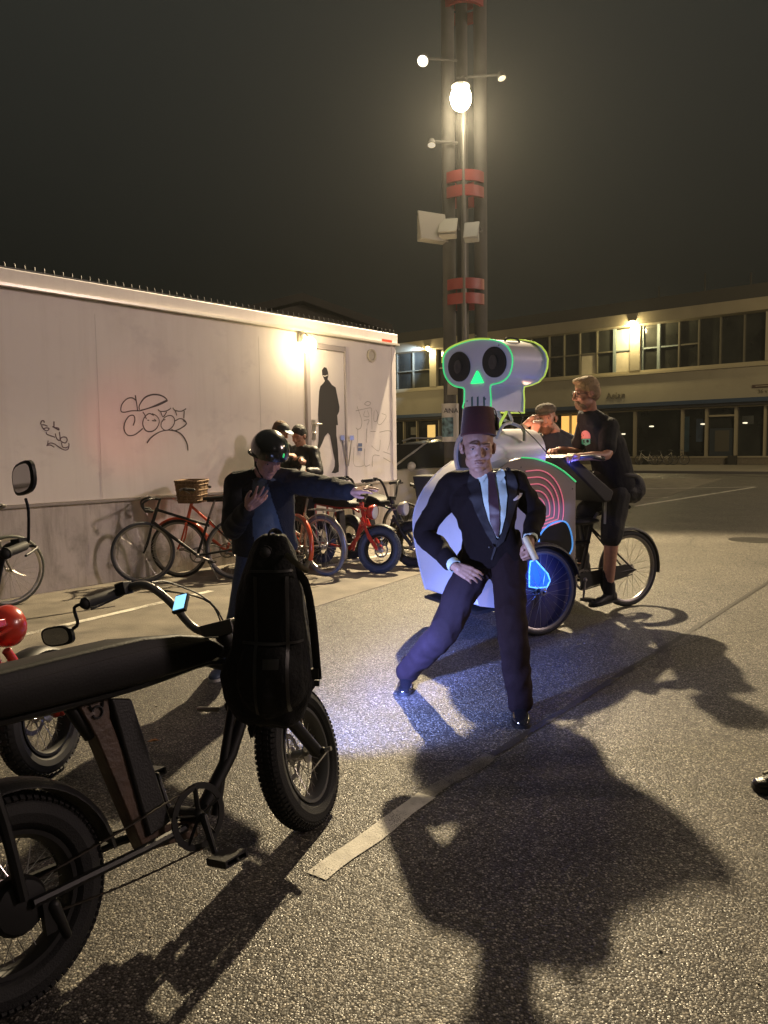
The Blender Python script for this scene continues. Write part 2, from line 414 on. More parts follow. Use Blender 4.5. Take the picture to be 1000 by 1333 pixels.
# ================================================================== the white trailer by the street
M_TR = mat('trailer_white', (0.76, 0.71, 0.71), 0.62, var=0.025, vscale=1.2, dirt=(0.60, 0.54, 0.53), dscale=1.1, damt=0.35, bump=0.04, bscale=3, spec=.3)
M_PL = mat('grey_plinth', (0.66, 0.61, 0.58), 0.8, var=0.10, vscale=2.0, dirt=(0.26, 0.23, 0.20), dscale=3.2, damt=0.6, bump=0.35, bscale=30)
M_TRIM = mat('trailer_trim', (0.30, 0.27, 0.26), 0.45)
M_ALU = mat('aluminium_edge', (0.78, 0.74, 0.66), 0.3, 0.2)
M_DARK = mat('black_print', (0.022, 0.019, 0.02), 0.5)
def streaks(m, c2, amt, sc_=(5, 5, .35), lo=.5, hi=.75):
    n = m.node_tree; b = n.nodes['Principled BSDF']; L = n.links.new; src = b.inputs['Base Color'].links[0].from_socket
    t = n.nodes.new('ShaderNodeTexCoord'); mp = n.nodes.new('ShaderNodeMapping'); mp.inputs['Scale'].default_value = sc_; L(t.outputs['Object'], mp.inputs[0])
    z = n.nodes.new('ShaderNodeTexNoise'); z.inputs['Scale'].default_value = 1.6; z.inputs['Detail'].default_value = 8; z.inputs['Roughness'].default_value = .7; L(mp.outputs[0], z.inputs['Vector'])
    r = n.nodes.new('ShaderNodeMapRange'); r.inputs[1].default_value = lo; r.inputs[2].default_value = hi; r.inputs[4].default_value = amt; L(z.outputs['Fac'], r.inputs[0])
    x = n.nodes.new('ShaderNodeMix'); x.data_type = 'RGBA'; L(r.outputs[0], x.inputs[0]); L(src, x.inputs[6]); x.inputs[7].default_value = tuple(c2) + (1,); L(x.outputs[2], b.inputs['Base Color'])
streaks(M_TR, (.56, .50, .49), .28); streaks(M_TR, (.56, .51, .54), .4, (.9, .9, 1.6), .56, .66); streaks(M_PL, (.22, .19, .16), .6, (4, 4, .5), .5, .7)
def WT(px, py, off=0.0):                       # pixel -> trailer wall
    p = HIT(px, py, BASE0, NW); return p + NW * off
def TW(s, z, off=0.0):                         # metres along / up the wall -> world
    return BASE0 + U * s + V((0, 0, z)) + NW * off
def sOf(px, py): return (WT(px, py) - BASE0).dot(U)
sL = -9.5; sR = sOf(515, 560)
zl = WT(400, 636).z; z_top = WT(515, 436).z; z_str = WT(515, 450).z
print('trailer', sR, zl, z_top, z_str, WT(0, 667).z, WT(0, 371).z, WT(0, 355).z)
tr = thing('trailer', 'long white site trailer with a door, scrawled tags and spikes along its roof edge', 'trailer', Matrix.Translation(TW(0, 0)))
def slab(s0, s1, z0, z1, o0, o1): # box in wall coordinates
    mb = MB(); return slab_add(mb, s0, s1, z0, z1, o0, o1)
def slab_add(mb, s0, s1, z0, z1, o0, o1):
    p = [TW(s, z, o) for o in (o0, o1) for z in (z0, z1) for s in (s0, s1)]
    mb.add(p, [(0, 1, 3, 2), (4, 6, 7, 5), (0, 4, 5, 1), (2, 3, 7, 6), (0, 2, 6, 4), (1, 5, 7, 3)]); return mb
slab(sL, sR, zl + 0.03, z_str - 0.012, -2.4, 0).build('wall', M_TR, tr, True, bevel=0.012)
slab(sL, sR - 0.02, -0.02, zl, -2.4, -0.035).build('plinth', M_PL, tr, True, bevel=0.01)
slab(sL, sR + 0.005, zl + 0.002, zl + 0.028, -2.4, 0.018).build('bottom_rail', M_TRIM, tr, True)
mb = slab(sL, sR + 0.02, z_str + 0.022, z_top, -2.45, 0.05); mb.build('fascia', M_TR, tr, True, bevel=0.01)
slab(sL, sR + 0.03, z_str - 0.008, z_str + 0.020, -2.45, 0.085).build('roof_trim', M_ALU, tr, True)
slab(sR - 0.09, sR + 0.012, zl + 0.04, z_str - 0.01, -2.41, 0.012).build('corner_post', M_TR, tr, True, bevel=0.01)
sp_mb = MB(); s = sL
while s < sR:
    sp_mb.cap(TW(s, z_top - 0.005, 0.02), TW(s, z_top + 0.055, 0.02), 0.016, 0.011, 6, 2); s += 0.10
slab_add(sp_mb, sL, sR, z_top, z_top + 0.018, 0.0, 0.04)
sp_mb.build('roof_spikes', mat('spike_black', (0.02, 0.02, 0.02), 0.5), tr, True)
# seams between the wall panels
for px in (127, 338):
    sm = MB(); s0 = sOf(px, 500); slab_add(sm, s0, s0 + 0.006, zl + 0.05, z_str - 0.15, 0.0, 0.0016); sm.build('panel_seam', mat('seam', (0.60, 0.56, 0.55), 0.5), tr, True)
# door
dl, dr_ = sOf(402, 540), sOf(447, 540); dt = WT(425, 457).z
dr = slab(dl, dr_, zl + 0.06, dt, 0.004, 0.03).build('door', M_TR, tr, True, bevel=0.006)
fm = MB(); slab_add(fm, dl - 0.075, dl - 0.006, zl + 0.04, dt + 0.09, 0, 0.055); slab_add(fm, dr_ + 0.006, dr_ + 0.035, zl + 0.04, dt + 0.09, 0, 0.05); slab_add(fm, dl - 0.004, dr_ + 0.004, dt + 0.012, dt + 0.085, 0, 0.05)
fm.build('door_frame', mat('door_frame_paint', (0.40, 0.36, 0.38), 0.4), dr, True, bevel=0.004)
hd = MB(); hs = sOf(406, 552); hz = WT(406, 552).z
slab_add(hd, hs - .035, hs + .035, hz - 0.22, hz + 0.06, 0.031, 0.042); hd.cap(TW(hs, hz, 0.04), TW(hs, hz, 0.1), 0.012); hd.cap(TW(hs, hz, 0.1), TW(hs + .1, hz, 0.1), 0.011); hd.cap(TW(hs, hz - .13, 0.04), TW(hs, hz - .13, 0.06), 0.02)
hd.build('door_handle', mat('brushed_steel', (0.6, 0.57, 0.52), 0.3, 0.9), dr, True)
for (qx, qy, q2x, q2y) in ((443, 570, 449, 600), (455, 570, 451, 600)):
    hb = MB(); a = WT(qx, qy, 0.05); b_ = WT(q2x, q2y + 6, 0.045)
    hb.cap(a, b_, 0.012, 0.010); hb.box(a, (0.06, 0.05, 0.07)); 
    hb.build('stay_bar', mat('brushed_steel', (0, 0, 0)), tr, True)
hg = MB(); hg.cap(WT(448, 488, 0.03), WT(448, 500, 0.03), 0.016); hg.build('hinge', mat('brushed_steel', (0, 0, 0)), dr, True)
# painted man on the door: a flat black print
sil = [(420,478),(423,479),(425,484),(425.5,489),(424.5,494),(427,496.5),(430,501),(435,504.5),(436.5,512),(438.5,522),(440,530),(439.5,536),(437,541),(438,553.5),(435.8,553.5),(436,566),(437,575),(438,586),(438.5,598),(439.3,606),(439,614),(434.5,616),(429.5,615.5),(432,612),(433.8,607),(434,600),(431.5,588),(429,574),(427.5,567),(425,563.5),(421,568),(417.5,577),(413,586),(411,584),(412.5,575),(413,560),(412.5,548),(412,540),(413,522),(413.5,510),(415,503),(419,499),(421,496),(419.5,492.5),(417.5,488),(417,482)]
mb = MB(); mb.prism([WT(x, y, 0.0308) for x, y in sil], NW * 0.0012); mb.build('man_silhouette_print', M_DARK, dr, True, smooth=False)
mb = MB(); mb.prism([WT(x, y, 0.0325) for x, y in ((418.5,488.5),(421,489.3),(424.6,487.8),(424.6,489),(421,490.6),(418.5,489.8))], NW * 0.0008); mb.build('glasses_print', mat('print_white', (.7, .68, .65), .5), dr, True, smooth=False)
# marker tags
def ribbon(mb, pts, wpx=1.0, off=0.002):
    pts = bez([(x, y, 0) for x, y in pts], 5)
    W_ = [WT(p.x, p.y, off) for p in pts]
    scale = 0.0045 * wpx
    L_ = []; Rr = []
    for i, p in enumerate(W_):
        d = (W_[min(i + 1, len(W_) - 1)] - W_[max(i - 1, 0)]).normalized(); s_ = d.cross(NW).normalized() * scale * (0.75 + 0.4 * noise.noise(p * 3))
        L_.append(p + s_); Rr.append(p - s_)
    n = len(W_); mb.add(L_ + Rr, [(i, i + 1, n + i + 1, n + i) for i in range(n - 1)])
def tr3(x, y): return (140 + x * .12, 500 + y * .12)
def tr4(x, y): return (40 + x * .07, 530 + y * .07)
def tr5(x, y): return (450 + x * .0975, 510 + y * .0975)
def tagmesh(strokes, f, name, m, wpx):
    mb = MB()
    for i, st in enumerate(strokes): ribbon(mb, [f(*p) for p in st], wpx, 0.002 + i * 0.00025)
    mb.build(name, m, tr, True, smooth=False)
tagmesh([[(300,120),(318,230),(325,290)],[(310,180),(270,150),(210,160),(155,220),(145,290),(180,305),(260,290),(350,290)],[(345,280),(345,230),(400,150),(480,115),(560,118),(620,145),(650,180)],[(350,290),(450,260),(560,225),(650,180)],[(355,285),(460,255),(640,175)],
  [(380,300),(400,330),(420,380)],[(275,450),(295,390),(280,340),(230,350),(185,420),(180,500),(220,555),(290,550),(360,500),(380,480)],
  [(500,340),(450,320),(400,360),(380,430),(410,500),(470,515),(530,480),(560,400),(530,345),(480,320)],[(430,390),(450,395)],[(480,395),(525,400),(505,380)],
  [(545,275),(570,295),(620,295),(660,280),(685,260)],[(575,300),(600,355),(640,300)],[(590,410),(620,360),(680,340),(720,370),(720,430),(680,485),(620,500),(580,460),(590,400),(625,385)],
  [(705,255),(730,285),(790,295),(830,280),(850,265)],[(735,290),(748,340)],[(830,290),(825,370)],[(730,400),(780,375),(830,390),(850,430),(800,475),(730,505),(690,490)],[(815,395),(855,425),(820,465)],
  [(425,640),(470,580),(560,520),(660,500),(760,520),(820,570),(860,650),(870,720)]], tr3, 'marker_tag', mat('marker_ink', (0.05, 0.035, 0.04), 0.6), 2.2)
tagmesh([[(180,320),(200,260),(240,255),(250,290)],[(190,330),(250,330),(310,355)],[(200,345),(240,410),(300,440),(340,400),(290,385),(240,400)],[(430,265),(430,370)],[(400,360),(450,385),(520,425),(510,390),(440,380)],
  [(290,460),(295,500),(370,530),(450,560)],[(455,490),(470,560),(510,615),(545,600),(530,460)],[(545,600),(580,560),(650,560),(675,610),(640,665),(570,640),(545,600)],[(290,720),(350,670),(430,680),(520,740),(620,795),(690,780),(710,700),(700,670)],[(290,720),(360,705),(435,745)],[(320,620),(310,700)],[(570,660),(590,740),(650,755),(690,735)]],
  tr4, 'marker_tag', mat('marker_violet', (0.10, 0.05, 0.075), 0.6), 1.7)
tagmesh([[(250,160),(290,130),(335,150),(300,185),(250,165)],[(135,255),(220,235),(330,215),(350,250)],[(150,195),(190,300),(215,400),(200,480),(160,500),(135,480)],[(160,500),(160,680)],[(260,250),(240,320),(310,330),(290,250)],[(240,385),(310,375),(290,440)],[(345,240),(350,500)],[(380,250),(375,380),(410,390),(430,300),(400,240)],[(440,300),(420,400),(450,440),(500,400),(540,320),(480,290)],[(280,490),(275,680)],[(330,530),(400,530)],[(450,540),(560,520),(610,560),(560,780)],[(110,740),(105,960),(170,1000),(240,985)],[(355,1000),(365,855),(450,853)],[(500,800),(600,835)],[(500,880),(600,940)],[(340,720),(440,790),(460,640)],[(250,760),(250,980),(320,975)]],
  tr5, 'marker_tag', mat('marker_grey', (0.30, 0.27, 0.25), 0.6), 1.15)
mb = MB(); mb.torus(WT(483, 463, 0.02), NW, 0.085, 0.018, 24, 8); mb.lathe([(0.0, 0.0), (0.07, 0.0), (0.06, 0.02), (0, 0.02)], WT(483, 463, 0.0), NW, 20); mb.build('vent', mat('vent_plastic', (0.55, 0.5, 0.42), 0.5), tr, True)
mb = MB(); mb.prism([WT(x, y, 0.052) for x, y in ((494, 441.5), (507, 443.5), (507, 447.5), (494, 445.5))], NW * 0.003); mb.build('marker_light', mat('red_reflector', (0.5, 0.05, 0.03), 0.3), tr, True)
mb = MB(); mb.prism([WT(x, y, 0.002) for x, y in ((465.5, 576.5), (471.5, 576.5), (471.5, 587.5), (465.5, 587.5))], NW * 0.001); mb.build('sticker', mat('sticker_white', (.62, .6, .62), .5), tr, True)
mb = MB(); mb.prism([WT(x, y, 0.0035) for x, y in ((466, 577), (471.2, 577), (471.2, 581.3), (466, 581.3))], NW * 0.001); mb.prism([WT(x, y, 0.0035) for x, y in ((466, 583), (471.2, 583), (471.2, 587), (466, 587))], NW * 0.001); mb.build('sticker_print', mat('sticker_blue', (.12, .16, .3), .5), tr, True)
# wall lamp over the door
lp = WT(389, 451, 0.20)
wl = thing('wall_lamp', 'glowing round lamp on the trailer wall just left of the door', 'lamp', Matrix.Translation(TW(sOf(389, 440), lp.z, 0)))
mb = MB(); hb_ = TW(sOf(389, 440), lp.z + 0.12, 0.0); mb.box(hb_ + NW * 0.02, (0.08, 0.04, 0.12), Matrix((U, NW, V((0, 0, 1)))).transposed()); mb.tube(bez([hb_, hb_ + NW * 0.12 + V((0, 0, .05)), lp + V((0, 0, 0.10))], 6), 0.012); mb.lathe([(0.02, 0.10), (0.075, 0.07), (0.09, 0.05)], lp, V((0, 0, 1)), 20, False)
mb.build('bracket', mat('lamp_metal', (0.25, 0.23, 0.2), 0.4, 0.6), wl, True)
mb = MB(); mb.ell(lp, (0.105, 0.105, 0.115)); mb.build('globe', emis('lamp_glow_warm', (1.0, 0.80, 0.42), 22), wl, True)
lamp('wall_lamp_light', 'POINT', lp + NW * 0.20 - V((0, 0, 0.05)), 15, (1.0, 0.78, 0.42), 0.07)
lamp('red_wall_glow', 'SPOT', TW(sOf(150, 540) - .6, 1.30, 1.5), 11, (1.0, .05, .04), .12, TW(sOf(165, 540), 1.78, 0), spot_size=R(50), spot_blend=1.0)  # unseen red lamp added for the red patch on the wall
# dark gabled hall behind the trailer
hb2 = thing('warehouse', 'dark gabled roof rising behind the far end of the white trailer', 'building', Matrix.Translation(P(470, 560, 19) * 1.0))
def roofpt(px, py, Y): return P(px, py, Y)
a = P(300, 430, 22); b_ = P(372, 396, 22); c = P(532, 437, 22); 
mb = MB()
pts = [P(240, 432, 22), P(393, 396, 22), P(509, 437, 22)]
base = [V((p.x, p.y, 0)) for p in (pts[2], pts[0])]
mb.prism([pts[0], pts[1], pts[2], base[0], base[1]], V((-1.0, 6, 0))); mb.build('wall', mat('hall_roof', (0.07, 0.062, 0.05), 0.9, var=.2, vscale=1), hb2, True)
mb = MB(); o_ = V((0.05, -0.25, 0.05))
mb.prism([pts[0] + o_, pts[1] + o_, pts[1] + o_ + V((0, 0, .22)), pts[0] + o_ + V((0, 0, .22))], V((-1, 6.2, 0))); mb.prism([pts[1] + o_, pts[2] + o_, pts[2] + o_ + V((0, 0, .22)), pts[1] + o_ + V((0, 0, .22))], V((-1, 6.2, 0)))
mb.build('roof', mat('hall_roof_edge', (0.05, 0.045, 0.035), 0.8), hb2, True)

# ================================================================== building across the street
d2 = ray(-690, 602.0); Bd = V((d2.x, d2.y, 0)).normalized()   # direction along the facade, to the left/far
Bd = -Bd                                                       # along the facade to the right / nearer
BN = V((Bd.y, -Bd.x, 0))                                       # facade normal
if BN.y > 0: BN = -BN
B0 = G(900, 607.2); B0.z = 0
def bs(px, py=560): return (HIT(px, py, B0, BN) - B0).dot(Bd)
def bz(px, py): return HIT(px, py, B0, BN).z
def BW(s, z, o=0.0): return B0 + Bd * s + V((0, 0, z)) + BN * o
def bslab(mb, s0, s1, z0, z1, o0, o1):
    p = [BW(s, z, o) for o in (o0, o1) for z in (z0, z1) for s in (s0, s1)]
    mb.add(p, [(0, 1, 3, 2), (4, 6, 7, 5), (0, 4, 5, 1), (2, 3, 7, 6), (0, 2, 6, 4), (1, 5, 7, 3)]); return mb
z_eb = bz(1000, 404.5); z_et = bz(1000, 388); z_wb = bz(1000, 468); z_blt = bz(1000, 516.5); z_blb = bz(1000, 522); z_st = bz(1000, 526); z_sb = bz(1000, 594.4)
print('bldg', B0, z_eb, z_et, z_wb, z_blt, z_blb, z_st, z_sb, bs(515), bs(1000), bz(680,444), bz(680, 489), bz(801,528.8))
bl = thing('shop_building', 'long low building across the street with ribbon windows above blue edged shop fronts', 'building', Matrix.Translation(BW(0, 0)))
M_BW = mat('building_beige', (0.30, 0.27, 0.195), 0.85, var=0.08, vscale=0.5, dirt=(0.2, 0.18, 0.13), dscale=.4, damt=.5)
M_BE = mat('eave_beige', (0.26, 0.225, 0.15), 0.8, var=.1, vscale=.8)
M_GL = mat('dark_glass', (0.020, 0.021, 0.018), 0.10, spec=0.6, var=.9, vscale=.35)  # uneven tone in the glass colour stands in for varied reflections
M_FR = mat('window_frame', (0.10, 0.09, 0.06), 0.6)
M_FB = mat('window_frame_blue', (0.16, 0.20, 0.20), 0.6)
M_FL = mat('shop_frame', (0.33, 0.29, 0.19), 0.6)
s0, s1 = bs(300), bs(1000) + 14
mb = MB(); bslab(mb, s0, s1, z_wb - 0.02, z_et, -9, -0.45); bslab(mb, s0, s1, -0.02, z_wb - 0.022, -9, -0.9)
mb.build('core_wall', mat('inside_dark', (0.05, 0.045, 0.035), 0.9), bl, True)
mb = MB(); bslab(mb, s0, s1, z_blt, z_wb - 0.35, -0.898, 0.02); mb.build('sign_band', M_BW, bl, True)
mb = MB(); bslab(mb, s0, s1, z_wb - 0.348, z_wb - 0.2, -0.44, 0.16); bslab(mb, s0, s1, z_wb - 0.198, z_wb - 0.05, -0.44, 0.06); mb.build('ledge', M_FL, bl, True)
mb = MB(); bslab(mb, s0, s1, z_eb, z_et, -0.448, 0.75); mb.build('eave', M_BE, bl, True)
mb = MB(); bslab(mb, s0, s1, z_et + 0.002, z_et + 0.9, -9, 0.55); mb.build('roof', mat('roof_dark', (0.045, 0.042, 0.035), 0.9), bl, True)
mb = MB(); bslab(mb, s0, s1, z_blb, z_blt - 0.004, -0.6, 0.55); mb.build('awning_band', mat('awning_blue', (0.035, 0.06, 0.11), 0.5), bl, True)
mb = MB(); bslab(mb, s0, s1, z_st + 0.01, z_blb - 0.003, -0.62, 0.32); mb.build('awning_soffit', mat('soffit', (0.03, 0.028, 0.03), 0.8), bl, True)
mb = MB(); bslab(mb, s0, s1, z_wb - 0.048, z_eb - 0.003, -0.446, -0.30); mb.build('upper_glazing', M_GL, bl, True)
rnd = random.Random(3)
upx = [515, 536, 568, 600, 640, 690, 713.6, 733, 753.6, 776, 799, 820.8, 835, 856.5, 883, 908.8, 937, 968, 997, 1015]
for i in range(len(upx) - 1):
    a_, b2 = bs(upx[i], 450), bs(upx[i + 1], 450)
    blue = upx[i] in (799, 835, 856.5)
    mb = MB(); w_ = 0.10 if not blue else 0.2
    bslab(mb, a_ - w_ / 2, a_ + w_ / 2, z_wb - 0.045, z_eb - 0.005, -0.298, -0.12)
    if upx[i] < 884 and upx[i] != 820.8: bslab(mb, a_ + w_ / 2 + .003, b2 - 0.06, (z_wb * .52 + z_eb * .48) - 0.04, (z_wb * .52 + z_eb * .48) + 0.05, -0.297, -0.15)
    fr = mb.build('window', M_FB if blue else M_FR, bl, True)
    if upx[i] in (753.6, 799):
        mb = MB(); bslab(mb, a_ + .12, b2 - .1, z_wb - 0.03, z_wb * .52 + z_eb * .48 - .06, -0.296, -0.22); mb.build('blind', mat('blind_cream', (0.42, 0.38, 0.28), 0.8, var=.2, vscale=.8), fr, True)
    if upx[i] == 799:
        mb = MB(); bslab(mb, a_ + .12, b2 - .1, z_wb * .52 + z_eb * .48 + .06, z_eb - .1, -0.296, -0.22); mb.build('blind', mat('blind_cream', (0, 0, 0)), fr, True)
for (pa, pb) in ((821, 834), (560, 568.6), (997, 1004)):
    mb = MB(); bslab(mb, bs(pa, 450), bs(pb, 450), z_wb - 0.04, z_eb - 0.006, -0.295, 0.12); mb.build('pilaster', M_BW, bl, True)
# shop fronts
mb = MB(); bslab(mb, s0, s1, z_sb + 0.04, z_st - 0.02, -0.85, -0.55); mb.build('shop_glazing', M_GL, bl, True)
mb = MB(); bslab(mb, s0, s1, 0.13, z_sb - 0.06, -0.6, -0.2); mb.build('base_wall', mat('base_brown', (0.17, 0.145, 0.10), 0.9, var=.15), bl, True)
mb = MB(); bslab(mb, s0, s1, z_sb - 0.057, z_sb + 0.04, -0.545, -0.12); bslab(mb, s0, s1, z_st - 0.09, z_st + 0.005, -0.545, -0.13); mb.build('shop_sill', M_FL, bl, True)
for px, wd in ((523, 2), (540, 2), (569, 2), (640, 2), (700, 3), (740, 2), (787, 2), (824, 3.2), (886, 3), (917.5, 3), (956, 3.2), (994, 2.5), (1030, 3)):
    a_ = bs(px, 560); hw = wd / 1000 * 52 / 2
    mb = MB(); bslab(mb, a_ - hw, a_ + hw, z_sb + 0.045, z_st - 0.095, -0.54, -0.25); mb.build('mullion', M_FL, bl, True)
da, db = bs(921.5, 560), bs(953.5, 560)
mb = MB(); bslab(mb, da, db, 0.14, 2.55, -0.535, -0.42); dd = mb.build('door', mat('shop_door', (0.035, 0.045, 0.055), 0.35), bl, True)
mb = MB(); bslab(mb, da + .35, db - .3, 1.0, 2.4, -0.419, -0.40); mb.build('door_glass', mat('door_glass', (0.09, 0.082, 0.062), 0.3), dd, True)
mb = MB(); bslab(mb, da - .05, db + .05, z_sb + (z_st - z_sb) * .80, z_sb + (z_st - z_sb) * .80 + .12, -0.41, -0.3); mb.build('transom', M_FL, dd, True)
for (pa, pb, ya, yb, c_) in ((689, 701, 545, 588, (.02, .07, .10)), (660, 664, 541, 590, (.06, .055, .04)), (769, 780, 555, 590, (.05, .045, .03)), (888, 894, 542, 588, (.02, .05, .07)), (903, 912, 545, 575, (.03, .05, .08)), (963, 978, 541, 552, (.05, .055, .05)), (604, 620, 556, 590, (.06, .05, .03)), (530, 538, 556, 566, (.16, .15, .12))):  # flat tinted panels standing in for reflections and interiors in the shop glass
    mb = MB(); bslab(mb, bs(pa), bs(pb), bz((pa + pb) / 2, yb), bz((pa + pb) / 2, ya), -0.549, -0.535); mb.build('window_tint_panel', mat('window_tint_panel_%d' % pa, c_, .6, var=.5, vscale=1.5), bl, True)
for px_, h_ in ((745, .5), (810, .35), (838, .45), (950, .6)):
    mb = MB(); a_ = bs(px_); bslab(mb, a_, a_ + .5, .13, .13 + h_, -.1, .25); mb.build('planter', mat('planter_dark', (.03, .028, .02), .8), bl, True)
mb = MB()
for k in range(3): mb.cap(BW(bs(850 + 60 * k, 450), z_et + .9, -1), BW(bs(850 + 60 * k, 450), z_et + 1.9 + .4 * (k % 2), -1), .06)
mb.build('roof_vent', mat('roof_dark', (0, 0, 0)), bl, True)
# lit interior glimpsed between the shop mullions
mb = MB(); bslab(mb, bs(552), bs(562), z_sb + .1, bz(557, 553), -0.546, -0.5); mb.build('lit_window', emis('shop_light', (1.0, 0.68, 0.22), 0.42), bl, True)
mb = MB(); bslab(mb, bs(727), bs(752), z_sb + .1, bz(740, 541), -0.546, -0.5); mb.build('lit_window', emis('shop_light2', (1.0, 0.55, 0.13), 0.75), bl, True)
# ceiling lamps inside the shops
for px, py in ((849, 555), (812, 565), (971, 550.5), (916, 552)):
    mb = MB(); c = HIT(px, py, B0 - BN * .5, BN); mb.ell(c, (0.22, 0.05, 0.05)); mb.build('ceiling_lamp', emis('shop_lamp', (1, .9, .65), 0.9), bl, True)
# the word on the sign band
ROT = Matrix((Bd, V((0, 0, 1)), BN)).transposed().to_4x4()
c = HIT(802, 515, B0 + BN * .02, BN)
text('lettering', 'Asian', 0.66, Matrix.Translation(c + BN * 0.02) @ ROT, mat('sign_letters', (0.12, 0.105, 0.07), 0.7), bl, 0.03)
mb = MB(); a_ = bs(980, 504); zz = bz(985, 504.5); bslab(mb, a_, a_ + 2.6, zz - .02, zz + .18, 0.021, 0.10); 
mb.build('sign_strip', mat('sign_brown', (0.07, 0.04, 0.03), 0.6), bl, True)
mb = MB(); bslab(mb, a_ + .2, a_ + 2.6, zz + .06, zz + .10, 0.101, 0.12); mb.build('sign_strip_line', M_BW, bl, True)
c = HIT(993, 509.5, B0 + BN * .02, BN)
text('lettering', '36 v', 0.34, Matrix.Translation(c + BN * 0.02) @ ROT, mat('sign_letters', (0, 0, 0)), bl, 0.02)
# facade lamps
for k, (px, py, lab) in enumerate(((824.5, 420, 'bright lamp on the far facade pilaster above the cyclist'), (558.5, 453, 'bright lamp on the far facade seen between the trailer and the mast'))):
    c = HIT(px, py, B0 + BN * .55, BN)
    t = thing('facade_lamp', lab, 'lamp', Matrix.Translation(c), 'lamps on the far facade')
    mb = MB(); mb.ell(c, (0.28, 0.28, 0.24)); mb.build('globe', emis('facade_glow', (1.0, 0.78, 0.36), 16), t, True)
    mb = MB(); mb.cap(c + V((0, 0, .1)), c - BN * .5 + V((0, 0, .35)), 0.04); mb.lathe([(0.1, .22), (.34, .12), (.36, .1)], c, V((0, 0, 1)), 16, False); mb.build('bracket', mat('lamp_metal', (0, 0, 0)), t, True)
    lamp('facade_lamp_light', 'POINT', c + BN * 0.25 - V((0, 0, .35)), 900 if k == 0 else 300, (1.0, 0.80, 0.40) , 0.15)
c2 = HIT(551, 455, B0 + BN * 1.2, BN)
lamp('facade_lamp_cool_light', 'SPOT', c2, 3000, (0.45, 0.65, 1.0), 0.1, HIT(528, 473, B0, BN), spot_size=R(75), spot_blend=0.9)
# street lighting of the far side (unseen lamps added as fill)
lamp('fill_light_street', 'POINT', B0 + BN * 15 + Bd * 17 + V((0, 0, 11)), 3100, (1.0, 0.78, 0.42), 0.4)
lamp('fill_light_mid', 'POINT', B0 + BN * 9 - Bd * 24 + V((0, 0, 6)), 900, (1.0, 0.78, 0.42), 0.4)
# pavement with kerb at the building's foot
k0 = G(900, 616.3)
dist = -(k0 - B0).dot(-BN)
mb = MB(); bslab(mb, s0 - 20, s1 + 20, -0.01, 0.125, -0.598, (k0 - B0).dot(BN)); tag(mb.build('pavement', mat('pavement_slabs', (0.17, 0.15, 0.115), 0.85, var=.15, vscale=1.5), smooth=False), kind='structure')
mb = MB(); bslab(mb, s0 - 20, s1 + 20, -0.012, 0.13, (k0 - B0).dot(BN) + .003, (k0 - B0).dot(BN) + .18); tag(mb.build('kerb', mat('kerb_stone', (0.13, 0.12, 0.10), 0.8), smooth=False), kind='structure')
# ================================================================== BICYCLES
M_RUB = mat('tyre_rubber', (0.008, 0.008, 0.0085), 0.75, bump=0.3, bscale=200)
M_RUBG = mat('tyre_rubber_grey', (0.16, 0.175, 0.19), 0.7, bump=0.3, bscale=200)
M_BLK = mat('black_paint', (0.005, 0.005, 0.0055), 0.5, coat=0.0, spec=.35, var=.2, vscale=20)
M_BPL = mat('black_plastic', (0.007, 0.007, 0.0075), 0.55, bump=0.2, bscale=150)
M_SIL = mat('bare_metal', (0.55, 0.53, 0.50), 0.28, 0.9)
M_STL = mat('dull_metal', (0.22, 0.21, 0.20), 0.4, 0.8)
M_RED = mat('red_paint', (0.48, 0.035, 0.018), 0.28, coat=0.5, var=.12, vscale=12)
M_ORG = mat('orange_red_paint', (0.55, 0.07, 0.02), 0.3, coat=0.4, var=.12, vscale=12)
M_LEA = mat('seat_leather', (0.0055, 0.005, 0.005), 0.55, bump=0.1, bscale=130, spec=0.25)
M_WICK = mat('wicker', (0.16, 0.095, 0.045), 0.8, var=.5, vscale=60, bump=0.8, bscale=60)
M_GRIP = mat('grip_rubber', (0.012, 0.012, 0.012), 0.7)
M_CHROME = mat('chrome', (0.7, 0.68, 0.64), 0.15, 1.0)

def Tm(mb, T): 
    if T is not None: mb.v = [T @ p for p in mb.v]
    return mb
def steer(pivot, axis, ang):
    return Matrix.Translation(V(pivot)) @ Matrix.Rotation(ang, 4, V(axis).normalized()) @ Matrix.Translation(-V(pivot))

